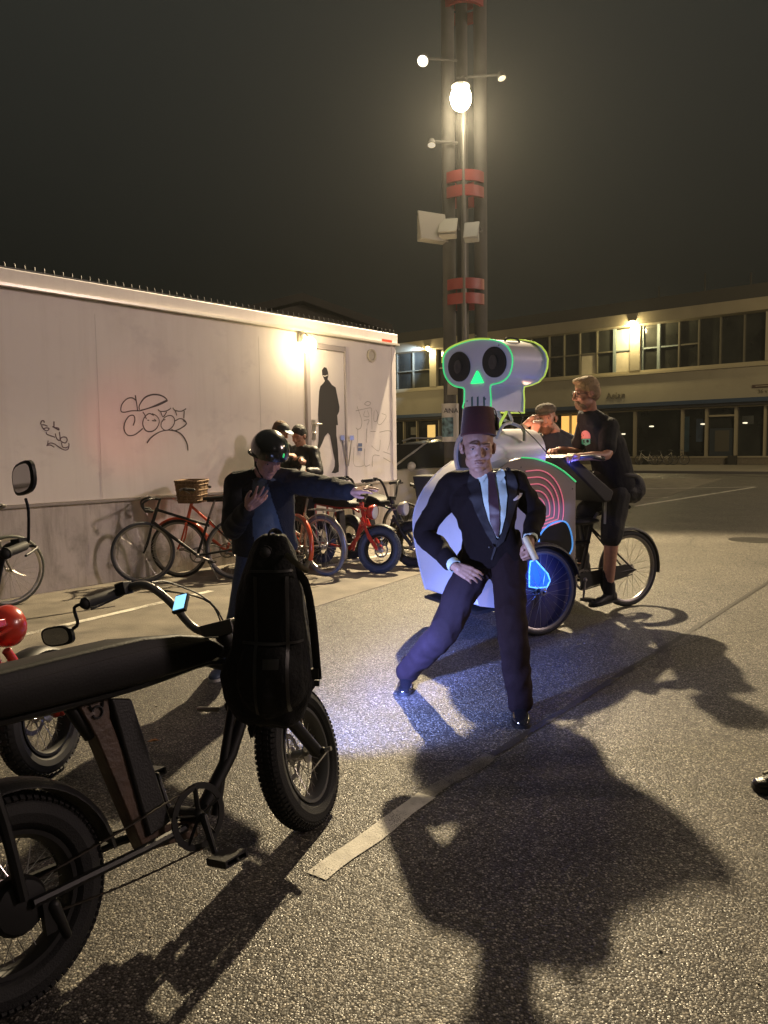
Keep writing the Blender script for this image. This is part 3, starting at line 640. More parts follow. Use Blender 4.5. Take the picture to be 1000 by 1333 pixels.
def wheel(root, name, c, Rr, tr, rim_m, tyre_m, T=None, spokes=28, knobs=0, hubr=0.022, detail=True, disc=0.0):
    """name > tyre, spokes, hub ; Rr = outer radius"""
    c = V(c); ax = V((0, 1, 0)); Rm = Rr - tr
    rm = MB(); ri = Rr - 2 * tr - 0.004
    wd = max(tr * 0.75, 0.010)
    rm.lathe([(ri, -wd), (ri + 0.012, -wd - .001), (ri + 0.012, wd + .001), (ri, wd), (ri - 0.012, wd * .5), (ri - 0.012, -wd * .5), (ri, -wd)], c, ax, 40 if detail else 20, False)
    w_ = Tm(rm, T).build(name, rim_m, root)
    ty = MB(); ty.torus(c, ax, Rm, tr, 48 if detail else 22, 12 if detail else 6)
    if knobs:
        for k in range(knobs):
            a = 2 * PI * k / knobs
            rd = V((math.cos(a), 0, math.sin(a))); tg = V((-math.sin(a), 0, math.cos(a)))
            for j, off in enumerate((-0.9, -0.3, 0.3, 0.9)):
                aa = off * 0.8; rr = Rm + tr * math.cos(aa) * 0.99; yy = tr * math.sin(aa) * 1.02
                M3 = Matrix((tg, (V((0, 1, 0)) * math.cos(aa) - rd * math.sin(aa)), rd * math.cos(aa) + V((0, 1, 0)) * math.sin(aa))).transposed()
                sft = tg * (0.004 if j % 2 else -0.004)
                ty.box(c + rd * rr + V((0, yy, 0)) + sft, (2 * PI * Rr / knobs * 0.62, tr * 0.34, 0.011), M3)
    Tm(ty, T).build('tyre', tyre_m, w_, angle=30)
    hb = MB(); hb.cap(c - ax * .055, c + ax * .055, 0.007, seg=8); hb.lathe([(0.010, -.04), (hubr, -.035), (hubr, -.03), (hubr * .6, -.026), (hubr * .6, .026), (hubr, .03), (hubr, .035), (0.01, .04)], c, ax, 14)
    Tm(hb, T).build('hub', M_SIL, w_)
    sp = MB()
    if disc:
        pass
    for k in range(spokes):
        a = 2 * PI * k / spokes; sd_ = -1 if k % 2 else 1
        b2 = a + (0.5 if (k // 2) % 2 else -0.5)
        p0 = c + V((math.cos(b2) * hubr * .9, sd_ * .03, math.sin(b2) * hubr * .9)); p1 = c + V((math.cos(a) * (ri - .008), 0, math.sin(a) * (ri - .008)))
        sp.tube([p0, p1], 0.0013 if detail else 0.0018, 4, cap=False)
    Tm(sp, T).build('spokes', M_SIL, w_)
    if disc:
        db = MB(); db.ringpoly([c + V((math.cos(t * PI / 12) * disc, .045, math.sin(t * PI / 12) * disc)) for t in range(24)], [c + V((math.cos(t * PI / 12) * disc * .78, .045, math.sin(t * PI / 12) * disc * .78)) for t in range(24)], (0, .003, 0))
        for t in range(5):
            a = t * 2 * PI / 5; db.tube([c + V((0, .046, 0)), c + V((math.cos(a) * disc * .8, .046, math.sin(a) * disc * .8))], .004, 4)
        Tm(db, T).build('brake_disc', M_STL, w_)
    return w_

def fender(root, c, Rf, a0, a1, wd, m, T=None, th=0.003, name='fender'):
    mb = MB(); n = 20; c = V(c); o = []
    for i in range(n + 1):
        a = a0 + (a1 - a0) * i / n; rd = V((math.cos(a), 0, math.sin(a)))
        prof = [(-wd, -0.018), (-wd * .8, -.004), (-wd * .4, .004), (0, .006), (wd * .4, .004), (wd * .8, -.004), (wd, -.018)]
        out = [c + rd * (Rf + h) + V((0, y, 0)) for y, h in prof]; inn = [c + rd * (Rf + h - th) + V((0, y, 0)) for y, h in prof[::-1]]
        o.append(out + inn)
    mb.loft(o); return Tm(mb, T).build(name, m, root)

def crankset(root, bb, rc, m, ph=0.3, arm=0.17, side=-1, yl=0.06):
    bb = V(bb); mb = MB(); ax = V((0, 1, 0)); c = bb + ax * side * yl * .8
    mb.ringpoly([c + V((math.cos(t * PI / 16) * rc, 0, math.sin(t * PI / 16) * rc)) for t in range(32)], [c + V((math.cos(t * PI / 16) * rc * .80, 0, math.sin(t * PI / 16) * rc * .80)) for t in range(32)], (0, .005, 0))
    for t in range(5):
        a = t * 2 * PI / 5 + .3; mb.tube([c, c + V((math.cos(a) * rc * .85, 0.002, math.sin(a) * rc * .85))], .008, 6, flat=.5)
    mb.cap(bb - ax * .06, bb + ax * .06, .024)
    cr_ = mb.build('crankset', m, root)
    for sd_, a in ((side, ph), (-side, ph + PI)):
        e_ = bb + V((math.cos(a) * arm, sd_ * (yl + .025), math.sin(a) * arm)); s_ = bb + V((0, sd_ * (yl + .005), 0))
        ca = MB(); ca.cap(s_, e_, .013, .009, 8); ca.build('crank_arm', m, cr_)
        pd = MB(); pc = e_ + V((0, sd_ * .055, 0)); pd.box(pc + V((0, 0, .009)), (.09, .085, .006)); pd.box(pc - V((0, 0, .009)), (.09, .085, .006)); pd.box(pc + V((.042, 0, 0)), (.008, .09, .02)); pd.box(pc - V((.042, 0, 0)), (.008, .09, .02)); pd.cap(e_, pc + V((0, sd_ * .045, 0)), .008)
        pd.build('pedal', M_BPL, cr_)
    return cr_

def saddle(root, c, L_=0.27, w_=0.16, m=None, tilt=0.0, name='saddle'):
    mb = MB(); rings = []
    for i in range(9):
        t = i / 8; x = c[0] - L_ * .5 + L_ * t; ww = w_ * .5 * (0.55 + .45 * math.sin(PI * min(1, t * 2.2 + .18))) if t < .35 else w_ * .5 * (1 - ((t - .35) / .65) ** .7 * .80)
        if i in (0, 8): ww *= .6
        h = .028 - .012 * t; zz = c[2] + (.02 * (1 - t) ** 2)
        rings.append([V((x, c[1] + ww * math.cos(a), zz + h * math.sin(a) * (1 if math.sin(a) > 0 else 1.3))) for a in [2 * PI * k / 12 for k in range(12)]])
    mb.loft(rings); mb.cap((c[0] - .08, .0, c[2] - .03), (c[0] + .08, 0, c[2] - .03), .012)
    return mb.build(name, m or M_LEA, root)

def root_from(rear, front, lean=0.0, name='bicycle', label='', group=None, cat='bicycle'):
    rear = V((rear.x, rear.y, 0)); front = V((front.x, front.y, 0)); X = (front - rear).normalized(); Y = V((-X.y, X.x, 0))
    M = Matrix((X, Y, V((0, 0, 1)))).transposed().to_4x4()
    M = Matrix.Translation(rear) @ M @ Matrix.Rotation(-lean, 4, 'X')
    return thing(name, label, cat, M, group)

def citybike(rear, front, label, paint, lean=0.0, st=0.0, bars='trek', Rr=.345, tr=.019, tyre_m=None, rim_m=None, basket=None, fend=None, frm='slope', rack=False, group='bicycles parked by the trailer', detail=True, wb=None, sad=M_LEA, stays=None, name='bicycle', ph=.4, hz=0):
    root = root_from(rear, front, lean, name, label, group); wb = wb or (V((rear.x, rear.y)) - V((front.x, front.y))).length
    tyre_m = tyre_m or M_RUB; rim_m = rim_m or M_STL; z0 = Rr
    bb = V((.43, 0, .29)); stp = V((.29, 0, .72)); sdl = V((.22, 0, .93)); hub_f = V((wb, 0, z0)); hub_r = V((0, 0, z0))
    hb = V((wb - .105, 0, .66)); ht = V((wb - .165, 0, .84 + hz)); piv = hb; axs = (ht - hb)
    T = steer(piv, axs, st)
    wheel(root, 'rear_wheel', hub_r, Rr, tr, rim_m, tyre_m, None, 28 if detail else 12, 0, .03, detail)
    wheel(root, 'front_wheel', hub_f, Rr, tr, rim_m, tyre_m, T, 28 if detail else 12, 0, .02, detail)
    f = MB(); f.tube([hb, ht], .019, 10)
    if frm == 'slope': f.tube([ht - axs * .12, stp - V((0, 0, .10))], .016, 10); f.tube([hb + axs * .12, bb], .019, 10)
    elif frm == 'step': f.tube(bez([ht - axs * .2, (ht + bb) / 2 + V((-.10, 0, -.04)), bb + V((-.03, 0, .16))], 5), .016, 10); f.tube(bez([hb + axs * .05, (hb + bb) / 2 + V((-.08, 0, -.06)), bb], 5), .018, 10)
    else: f.tube([ht - axs * .1, stp], .015, 10); f.tube([hb + axs * .1, bb], .017, 10)
    f.tube([bb, stp], .016, 10); f.cap(bb - V((0, .035, 0)), bb + V((0, .035, 0)), .022)
    f.build('frame', paint, root)
    s_ = MB()
    for y in (-1, 1): s_.tube([bb + V((0, y * .02, 0)), hub_r + V((.02, y * .06, 0))], .010, 8); s_.tube([stp - V((0, -y * .01, .03)), hub_r + V((0, y * .062, 0.01))], .008, 8)
    s_.build('stays', stays or paint, root)
    fk = MB(); cw = hb - axs * .12
    for y in (-1, 1): fk.tube(bez([cw + V((0, y * .03, 0)), cw.lerp(hub_f, .6) + V((-.012, y * .055, 0)), hub_f + V((0, y * .055, 0))], 4), .011, 8)
    fk.cap(cw - V((0, .04, 0)), cw + V((0, .04, 0)), .015); fk.cap(cw, hb, .016); Tm(fk, T).build('fork', paint, root)
    h = MB(); t0 = ht + axs.normalized() * .10
    h.tube([ht, t0], .012); fw = V((.07, 0, .01)); h.cap(t0, t0 + fw, .013)
    if bars == 'flat': hp = [(0.07, .30, .0), (.075, .12, .01), (.07, 0, .01), (.075, -.12, .01), (.07, -.30, 0)]
    elif bars == 'high': hp = [(-.12, .28, .16), (-.02, .27, .17), (.05, .17, .12), (.07, .04, .01), (.07, -.04, .01), (.05, -.17, .12), (-.02, -.27, .17), (-.12, -.28, .16)]
    elif bars == 'drop': hp = [(.10, .21, -.12), (.17, .21, -.11), (.19, .21, -.03), (.12, .20, .01), (.07, .08, .01), (.07, -.08, .01), (.12, -.20, .01), (.19, -.21, -.03), (.17, -.21, -.11), (.10, -.21, -.12)]
    else: hp = [(-.10, .30, .06), (0.02, .29, .07), (.09, .20, .05), (.08, .05, .01), (.08, -.05, .01), (.09, -.20, .05), (0.02, -.29, .07), (-.10, -.30, .06)]
    hp = [t0 + V(p) for p in hp]; hpb = bez(hp, 5); h.tube(hpb, .0115, 8); hbar = Tm(h, T).build('handlebar', M_STL if bars != 'drop' else M_BLK, root)
    for a, b2 in ((hp[0], hp[1]), (hp[-1], hp[-2])):
        gm = MB(); gm.cap(a, a + (b2 - a) * .95, .017, seg=10); Tm(gm, T).build('grip', M_GRIP, hbar)
        gm = MB(); q_ = a + (b2 - a) * .9; gm.cap(q_ + V((.01, 0, -.01)), a + V((.05, 0, -.035)), .005, seg=6); Tm(gm, T).build('brake_lever', M_STL, hbar)
    sp_ = MB(); sp_.tube([stp, sdl - V((0, 0, .02))], .013, 8); sp_.build('seat_post', M_STL, root)
    saddle(root, sdl, m=sad)
    crankset(root, bb, .09, M_STL, ph)
    ch = MB(); ch.tube([bb + V((0, -.045, .088)), hub_r + V((0, -.045, .035))], .004, 4); ch.tube([bb + V((0, -.045, -.088)), hub_r + V((0, -.045, -.035))], .004, 4); ch.build('chain', M_STL, root)
    if fend:
        fender(root, hub_r, Rr + .022, R(20), R(200), .026, fend, None); fender(root, hub_f, Rr + .022, R(50), R(190), .024, fend, T)
    if rack:
        r_ = MB(); zz = Rr * 2 + .07
        for y in (-.06, 0, .06): r_.tube([(-.28, y, zz), (.17, y, zz)], .006, 6)
        for x in (-.28, -.1, .15): r_.tube([(x, -.06, zz), (x, .06, zz)], .006, 6)
        for y in (-.07, .07): r_.tube([hub_r + V((0, y, 0)), (-.15, y * .9, zz)], .006, 6); r_.tube([hub_r + V((0, y, 0)), (.05, y * .9, zz)], .006, 6)
        r_.build('rear_rack', M_STL, root)
    km = MB(); km.cap(bb + V((-.1, .05, -.03)), V((.22, .18, .03)), .009); km.build('kickstand', M_STL, root)
    if basket is not None:
        b3 = MB(); bc = t0 + V(basket); w2, l2, hh = .21, .15, .25
        def rr_(z, k, q=0): return [bc + V((math.copysign(abs(math.cos(a)) ** .35, math.cos(a)) * (l2 * k - q), math.copysign(abs(math.sin(a)) ** .35, math.sin(a)) * (w2 * k - q), z)) for a in [2 * PI * i / 28 for i in range(28)]]
        b3.loft([rr_(hh, 1.0), rr_(hh * .5, .93), rr_(0, .82), rr_(.012, .80), rr_(hh * .5, .90), rr_(hh, .96)], cap=False)
        b3.prism(rr_(0.0, .82), (0, 0, .01))
        for z in (0.03, .09, .15, .21): b3.tube(rr_(z, .86 + .6 * z), .008, 5, closed=True)
        b3.tube(rr_(hh, 1.0), .012, 6, closed=True)
        for i in range(28):
            p0, p1 = rr_(0, .83)[i], rr_(hh, 1.01)[i]; b3.tube([p0, p1], .005, 4)
        Tm(b3, T).build('basket', M_WICK, root)
    return root, T, t0

# --- the fat-tyred motor-style e-bikes
def moped(rear, front, label, body, lean=0.0, st=0.0, group=None, Rr=.275, tr=.05, hero=False, tyre_m=None, mirrors=(1, -1), light=None, seatcol=None, name='electric_bicycle', knobs=60, frontfender=True, seatend=.76):
    root = root_from(rear, front, lean, name, label, group, 'electric bicycle'); wb = (V((rear.x, rear.y)) - V((front.x, front.y))).length
    k = wb / 1.175
    def K(x, y, z): return V((x * k, y, z))
    tyre_m = tyre_m or M_RUB; hr_ = V((0, 0, Rr)); hf = V((wb, 0, Rr)); hb = K(.93, 0, .575); ht = K(.855, 0, .79); axs = (ht - hb); T = steer(hb, axs, st)
    wheel(root, 'rear_wheel', hr_, Rr, tr, M_BLK, tyre_m, None, 32, knobs, .05, True)
    wheel(root, 'front_wheel', hf, Rr, tr, M_BLK if not hero else mat('rim_grey', (.12, .12, .115), .5, .5), tyre_m, T, 32, knobs, .035, True, .09)
    f = MB()
    f.tube([hb, ht], .026, 12); f.cap(ht, ht + axs * .08, .03)
    f.tube([hb + axs * .02, K(.80, 0, .40), K(.62, 0, .235)], .024, 12); f.tube([hb + axs * .35, K(.84, 0, .56), K(.70, 0, .225)], .016, 10)
    for y in (-.055, .055):
        f.tube(bez([K(.84, y * .4, .70), K(.72, y, .745), K(.45, y, .735), K(.1, y, .745), K(-.22, y, .77)], 4), .014, 8)
    f.tube([K(.60, 0, .26), K(.46, 0, .26), K(.30, 0, .74)], .028, 12)
    f.tube([K(.30, 0, .62), K(.24, 0, .74)], .02, 10)
    f.build('frame', body, root)
    s_ = MB()
    for y in (-1, 1):
        s_.tube([K(.55, y * .04, .25), K(.38, y * .075, .262), hr_ + V((0.02, y * .095, 0))], .014, 8); s_.tube(bez([K(-.06, y * .09, .75), K(-.02, y * .095, .5), hr_ + V((0, y * .095, .02))], 4), .015, 8)
    s_.build('stays', M_BLK if hero else body, root)
    c_ = MB(); c_.prism([K(*p) for p in ((.355, -.045, .72), (.425, -.045, .70), (.50, -.045, .29), (.415, -.045, .275))], (0, .09, 0)); bt = c_.build('battery', M_BPL, root, bevel=.008)
    if hero:
        bk = MB(); bk.prism([K(*p) for p in ((.255, -.031, .74), (.36, -.031, .74), (.352, -.031, .66), (.44, -.031, .30), (.60, -.031, .255), (.60, -.031, .20), (.40, -.031, .235), (.30, -.031, .62))], (0, .062, 0))
        bk.build('side_plate', mat('raw_brown_panel', (0.075, 0.045, 0.03), 0.45, var=.3, vscale=15, bump=.3, bscale=50), root, bevel=.004)
        um = MB(); um.torus(K(.312, -.035, .69), V((0, 1, 0)), .017, .0035, 14, 6, R(200), R(520)); um.tube([K(.295, -.035, .70), K(.290, -.035, .715)], .0035, 6); um.tube([K(.329, -.035, .70), K(.334, -.035, .715)], .0035, 6); um.build('emblem', M_BLK, root)
    # long bench seat
    prof = [(-.30, .905), (-.15, .90), (0.02, .885), (.15, .885), (.317, .885), (.45, .883), (.58, .865), (.68, .84), (seatend - .03, .812), (seatend, .785), (seatend - .005, .762), (.70, .748), (.60, .745), (.42, .744), (.22, .752), (0, .762), (-.2, .775), (-.30, .80)]
    m_ = MB(); rings = []
    for y, kx in ((-.115, .80), (-.11, .93), (-.09, 1), (.09, 1), (.11, .93), (.115, .80)):
        cz = .815; rings.append([K(p[0] if abs(p[0]) < .6 else p[0] - (1 - kx) * .12 * math.copysign(1, p[0]), y, cz + (p[1] - cz) * kx) for p in prof])
    m_.loft(rings); seat_ = m_.build('bench_seat', seatcol or M_LEA, root, angle=60)
    pp = MB(); pp.tube([K(p[0], -.112, .835 + (p[1] - .85) * .3) for p in prof[:9]], .0035, 6); pp.build('piping', mat('piping_grey', (0.03, 0.028, 0.024), 0.5), seat_)
    # fork
    fk = MB(); cw = hb - axs * .10
    for y in (-1, 1):
        fk.tube([cw + V((0, y * .075, 0)) + axs * .35, cw.lerp(hf, .45) + V((-.006, y * .078, 0))], .019, 10); fk.tube([cw.lerp(hf, .42) + V((-.006, y * .078, 0)), hf + V((0, y * .078, 0))], .024, 10); fk.cap(hf + V((0, y * .06, 0)), hf + V((0, y * .105, 0)), .014)
    for q_ in (0.0, .9): fk.box(cw + axs * q_ + V((0, 0, 0)), (.07, .20, .03))
    fko = Tm(fk, T).build('fork', body if not hero else M_BLK, root, bevel=.003)
    if hero:
        ex = MB(); ex.tube([hf + V((0, -.105, 0)), hf + V((0.0, -.14, 0.003))], .009); ex.tube([hf + V((0.0, -.13, 0)), hf + V((-.15, -.10, -.045))], .0025, 5); Tm(ex, T).build('axle_bolt', M_SIL, fko)
    # risers and bar
    t0 = ht + axs.normalized() * .05; h = MB()
    hp = [t0 + V(p) for p in ((-.22, .36, .20), (-.10, .345, .215), (-.055, .31, .225), (-.04, .23, .215), (-.015, .17, .14), (.0, .11, .03), (.0, .05, .0), (0, -.05, 0), (.0, -.11, .03), (-.015, -.17, .14), (-.04, -.23, .215), (-.055, -.31, .225), (-.10, -.345, .215), (-.22, -.36, .20))]
    h.tube(bez(hp, 5), .0145, 10); h.box(t0, (.06, .13, .05)); bar = Tm(h, T).build('handlebar', M_STL if hero else M_BLK, root, bevel=.002)
    for sd_ in (1, -1):
        a = t0 + V((-.22, sd_ * .36, .20)); b2 = t0 + V((-.085, sd_ * .343, .216)); g_ = MB(); g_.cap(a, b2, .019, seg=12); g_.lathe([(.023, 0), (.023, .01)], a, (b2 - a), 12); Tm(g_, T).build('grip', M_GRIP, bar)
        g_ = MB(); c1 = t0 + V((-.065, sd_ * .31, .225)); g_.box(c1, (.05, .04, .045)); g_.tube(bez([c1 + V((.02, 0, -.01)), c1 + V((.035, sd_ * .05, -.02)), c1 + V((-.09, sd_ * .085, -.045))], 4), .006, 6); Tm(g_, T).build('brake_lever', M_BPL, bar, bevel=.003)
        if sd_ in mirrors:
            g_ = MB()
            if hero: base_ = c1 + V((-.02, sd_ * .02, .0)); st_ = [a + V((0, sd_ * .0, 0)), a + V((-.02, sd_ * .03, -.005)), a + V((-.015, sd_ * .035, -.06)), a + V((-.03, sd_ * .05, -.075))]; mc = a + V((-.045, sd_ * .10, -.085)); dims = (.012, .065, .035)
            else: st_ = [c1, c1 + V((0, sd_ * .03, .12)), c1 + V((-.03, sd_ * .07, .17))]; mc = c1 + V((-.035, sd_ * .09, .25)); dims = (.014, .070, .062)
            g_.tube(bez(st_, 4), .006, 6); rings = []
            for xx, kk in ((-.012, .9), (-.008, 1.0), (.006, 1.0), (.014, .7)):
                rings.append([mc + V((xx, math.copysign(abs(math.cos(t)) ** .7, math.cos(t)) * dims[1] * kk, math.copysign(abs(math.sin(t)) ** .7, math.sin(t)) * dims[2] * kk + .25 * sd_ * math.cos(t) * dims[2] * kk)) for t in [2 * PI * i / 20 for i in range(20)]])
            Tq = T if hero else T @ steer(mc, (0, 0, 1), R(-21))
            g_.loft(rings); mo = Tm(g_, Tq).build('mirror', M_BLK, bar)
            gl = MB(); gl.prism([mc + V((-.0135, math.copysign(abs(math.cos(t)) ** .7, math.cos(t)) * dims[1] * .82, math.copysign(abs(math.sin(t)) ** .7, math.sin(t)) * dims[2] * .82 + .25 * sd_ * math.cos(t) * dims[2] * .82)) for t in [2 * PI * i / 20 for i in range(20)]], (.001, 0, 0)); Tm(gl, Tq).build('mirror_glass', mat('mirror_glass', (.85, .85, .85), .03, 1.0), mo, smooth=False)
    crankset(root, K(.585, 0, .275), .105 if hero else .085, M_BLK, -1.50 if hero else .5, .125 if hero else .16, yl=.085)
    ch = MB(); bbp = K(.585, -.07, .275)
    for dz, dz2 in ((.10, .04), (-.10, -.045)):
        a, b2 = bbp + V((0, 0, dz)), hr_ + V((0, -.07, dz2)); n = 34 if hero else 2
        ch.tube([a.lerp(b2, i / n) + V((0, .0015 * (1 if i % 2 else -1), -.012 * math.sin(PI * i / n) * (1 if dz < 0 else .4))) for i in range(n + 1)], [.0055 if i % 2 else .0038 for i in range(n + 1)], 5, flat=.7)
    ch.build('chain', mat('chain_dark', (.03, .024, .018), .5, .5), root)
    dm = MB(); dm.lathe([(.02, -.09), (.065, -.085), (.075, -.07), (.075, -.04), (.0, -.03)], hr_, V((0, 1, 0)), 20); dm.box(hr_ + V((.06, -.09, -.05)), (.03, .02, .09)); dm.cap(hr_ + V((.075, -.095, -.03)), hr_ + V((.10, -.095, -.12)), .018, .012); dm.build('hub_motor', M_BLK, root)
    fender(root, hr_, Rr + .035, R(5) if hero else R(10), R(170), .068, M_BPL if hero else M_BLK, None)
    if frontfender: fender(root, hf, Rr + .03, R(55), R(150), .062, M_BPL if hero else M_BLK, T)
    if light is not None:
        lm = MB(); lc = hb + axs * .55 + V((.135, 0, .02)); lm.lathe([(.0, -.085), (.04, -.08), (.075, -.055), (.09, -.01), (.092, .02), (.085, .03)], lc, V((1, 0, -.05)), 24, False)
        for y in (-1, 1): lm.tube([lc + V((-.03, y * .07, 0)), hb + axs * .55 + V((0, y * .05, 0))], .009, 6)
        lo = Tm(lm, T).build('headlight', light, root)
        ln = MB(); ln.ell(lc + V((.026, 0, 0)), (.012, .082, .082)); Tm(ln, T).build('lens', mat('headlight_lens', (.6, .6, .6), .1, spec=.8), lo)
    pg = MB(); pg.cap(K(.79, .02, .56), K(.79, .02, .56) + V((0, .10, 0)), .009); pg.build('foot_peg', M_STL, root)
    return root, T, t0, hb, axs, hf

# ---- hero: black fat-tyred e-bike in the foreground
rh = G(20, 1180, .275); fh = G(414, 984, .275); Fd = (fh - rh); Fd.z = 0; Fd.normalize()
hero, HT_, Ht0, Hhb, Haxs, Hhf = moped(rh, fh, 'black fat-tyred electric bicycle with long bench seat, nearest the camera, a backpack on its bar', M_BLK, lean=R(10), st=R(19), hero=True, mirrors=(1,), knobs=84, frontfender=False)
HM = INV[hero.name].inverted()
# screens on the bar
sm_ = MB(); sc_ = Ht0 + V((-.05, .10, .12)); rt = Matrix.Rotation(R(-50), 3, 'Y'); sm_.box(sc_, (.075, .055, .015), rt); dsp = Tm(sm_, HT_).build('display', M_BPL, hero, bevel=.003)
sm_ = MB(); sm_.box(sc_ + rt @ V((0, 0, .009)), (.06, .045, .002), rt); Tm(sm_, HT_).build('screen', emis('screen_blue', (0.30, 0.68, 1.0), 1.1), dsp, smooth=False)
sm_ = MB(); hc = Hhb + Haxs * .4 + V((.10, 0, .03)); sm_.lathe([(0, -.061), (.02, -.06), (.055, -.04), (.062, .02), (.058, .03)], hc, V((1, 0, -.1)), 20, False); lh = Tm(sm_, HT_).build('headlight', M_BPL, hero)
sm_ = MB(); sm_.ell(hc + V((.028, 0, -.002)), (.008, .054, .054)); Tm(sm_, HT_).build('lens', emis('headlight_glow', (0.55, 0.70, 1.0), 5), lh)
for (p0, p1, p2, r_) in (((.02, .30, .215), (.13, .10, .10), (.05, .03, -.10), .0032), ((.02, -.30, .215), (.12, -.10, .08), (.05, -.03, -.10), .0032)):
    cb = MB(); cb.tube(bez([Ht0 + V(p0), Ht0 + V(p1), Ht0 + V(p2)], 8), r_, 5); Tm(cb, HT_).build('cable', M_BPL, hero)
cb = MB(); cb.tube(bez([Hhb + V((.03, .03, .02)), Hhb + V((-.02, .05, -.10)), V((.85, .04, .40)), V((.66, .045, .27)), V((.40, .05, .30)), V((.10, .06, .32))], 6), .0035, 5); cb.build('cable', M_BPL, hero)
rf = MB(); rf.box(V((-.10, 0, .80)), (.02, .07, .035)); rf.build('reflector', mat('red_reflector', (0.5, 0.05, 0.03), 0.3), hero, bevel=.003)
for k in range(1):   # cable from the bar to the head tube
    cb = MB(); a = Ht0 + V((-.05, .2 - .03 * k, .22)); cb.tube(bez([a, a + V((.10, -.02, -.02)), Ht0 + V((.11, .06 - .02 * k, .06)), Hhb + V((.03, .04, .0))], 5), .0035, 5); Tm(cb, HT_).build('cable', M_BPL, hero)
bl_o = HM @ (HT_ @ (hc + V((.22, 0.02, .02))))
bl_t = G(530, 880)
lamp('bike_headlight_beam', 'SPOT', bl_o, 520, (0.20, 0.31, 1.0), 0.03, bl_t, spot_size=R(68), spot_blend=0.9)
lamp('bike_headlight_core', 'SPOT', bl_o + V((0, .02, .03)), 900, (0.17, 0.24, 1.0), 0.03, G(556, 862), spot_size=R(30), spot_blend=0.9)
lamp('bike_headlight_spill', 'SPOT', bl_o + V((0, .03, .02)), 120, (0.40, 0.48, 1.0), 0.03, P(600, 760, 4.6), spot_size=R(95), spot_blend=0.8)

# ---- red fat-tyred e-bike cut by the left edge
fr_ = G(70, 1008); hd_ = V((math.cos(R(56)), math.sin(R(56)), 0)); rr2 = fr_ - hd_ * 1.175
moped(rr2, fr_, 'bright red electric bicycle with knobbly fat tyre, mirror and red headlight cut by the frame', M_RED, lean=R(-1), st=R(25), light=M_RED, mirrors=(1, -1), tyre_m=mat('tyre_knobbly', (0.035, 0.035, 0.038), 0.7), knobs=56)
# ---- parked bicycles along the trailer
def at(px, py, Y): 
    p = P(px, py, Y); p.z = 0; return p
gA = G(188, 760); rA = V((gA.x + .99, gA.y + .22, 0))
citybike(rA, gA, 'black bicycle with slanting top tube, leaning side-on against the plinth and free of any basket', M_BLK, lean=R(-3), st=R(8), bars='drop', frm='slope', Rr=.345, fend=None, tyre_m=mat('tyre_dark_blue', (0.035, 0.04, 0.055), 0.6), stays=M_BLK)
citybike(V((-1.42, 8.98, 0)), V((-2.38, 8.86, 0)), 'red bicycle with a brown wicker basket on its handlebar, parked behind the black one', M_ORG, lean=R(4), st=R(-12), bars='city', frm='step', basket=(.02, 0, -.10), fend=M_ORG, Rr=.34, stays=M_ORG, hz=.04)
rC = G(424, 749); citybike(rC, rC + V((-.78, .70, 0)), 'silver framed bicycle with pale grey tyres and rear rack, left of the red motor-style one', mat('silver_paint', (0.42, 0.38, 0.33), 0.3, 0.6), lean=R(3), st=R(10), bars='city', frm='step', tyre_m=M_RUBG, rim_m=M_SIL, fend=M_STL, rack=True, Rr=.35, tr=.022)
citybike(V((-1.03, 8.80, 0)), V((-1.60, 9.62, 0)), 'bicycle with a bright orange rear fender, half hidden by the man in the helmet', M_ORG, lean=R(-3), st=R(0), bars='high', frm='step', tyre_m=M_RUBG, fend=M_ORG, Rr=.35)
gE = G(489, 746)
moped(gE + V((-.70, .92, 0)), gE, 'red motor-style bicycle with fat front tyre and round red headlight, under the outstretched hand', M_RED, lean=R(3), st=R(28), light=M_RED, mirrors=(), group='bicycles parked by the trailer', knobs=40, tyre_m=mat('tyre_bluish', (0.04, 0.05, 0.065), 0.6))
gF = G(537, 738)
moped(gF + V((-.78, .86, 0)), gF, 'black motor-style bicycle with tall handlebar standing by the trailer corner', M_BPL, lean=R(-2), st=R(20), light=mat('lamp_beige', (0.30, 0.28, 0.22), 0.4), mirrors=(), group='bicycles parked by the trailer', knobs=40)
gW = G(14, 789); citybike(gW - U * 1.05, gW, 'bicycle by the trailer plinth showing only one wheel at the left edge', M_STL, lean=R(-2), bars='city', tyre_m=mat('tyre_dark_green', (0.06, 0.065, 0.055), 0.6), rim_m=M_SIL)
# black box bike behind, beside the car
rb, Tb, tb0 = citybike(V((.30, 11.0, 0)), V((1.55, 10.6, 0)), 'black box bicycle whose cargo box shows in front of the parked car', M_BPL, bars='city', frm='step')
mb = MB(); mb.loft([[V((x * k + .62, y * k, z)) for x, y in ((-.42, -.30), (.42, -.30), (.42, .30), (-.42, .30))] for z, k in ((.42, .78), (1.08, 1.0))]); mb.build('cargo_box', M_BPL, rb, bevel=.02)
# bicycles in front of the shop windows
mw = mat('white_frame', (0.6, 0.56, 0.45), 0.4)
def shopbike(pxr, pxf, m_, lab):
    a = B0 + Bd * bs(pxr) + BN * .9; b2 = B0 + Bd * bs(pxf) + BN * .75; a.z = b2.z = 0
    dd_ = (b2 - a).normalized(); b2 = a + dd_ * 1.08
    root, _, _ = citybike(a, b2, lab, m_, lean=R(3), detail=False, group='bicycles by the shop front', tyre_m=M_RUB, frm='step', tr=.022)
    root.location.z = .127
shopbike(858, 836, mw, 'white bicycle standing before the shop window, leftmost of the far bicycles')
shopbike(862, 884, mw, 'pale bicycle before the shop window, second from the left of the far bicycles')
shopbike(876, 896, M_BPL, 'dark bicycle before the shop window, rightmost of the far bicycles')

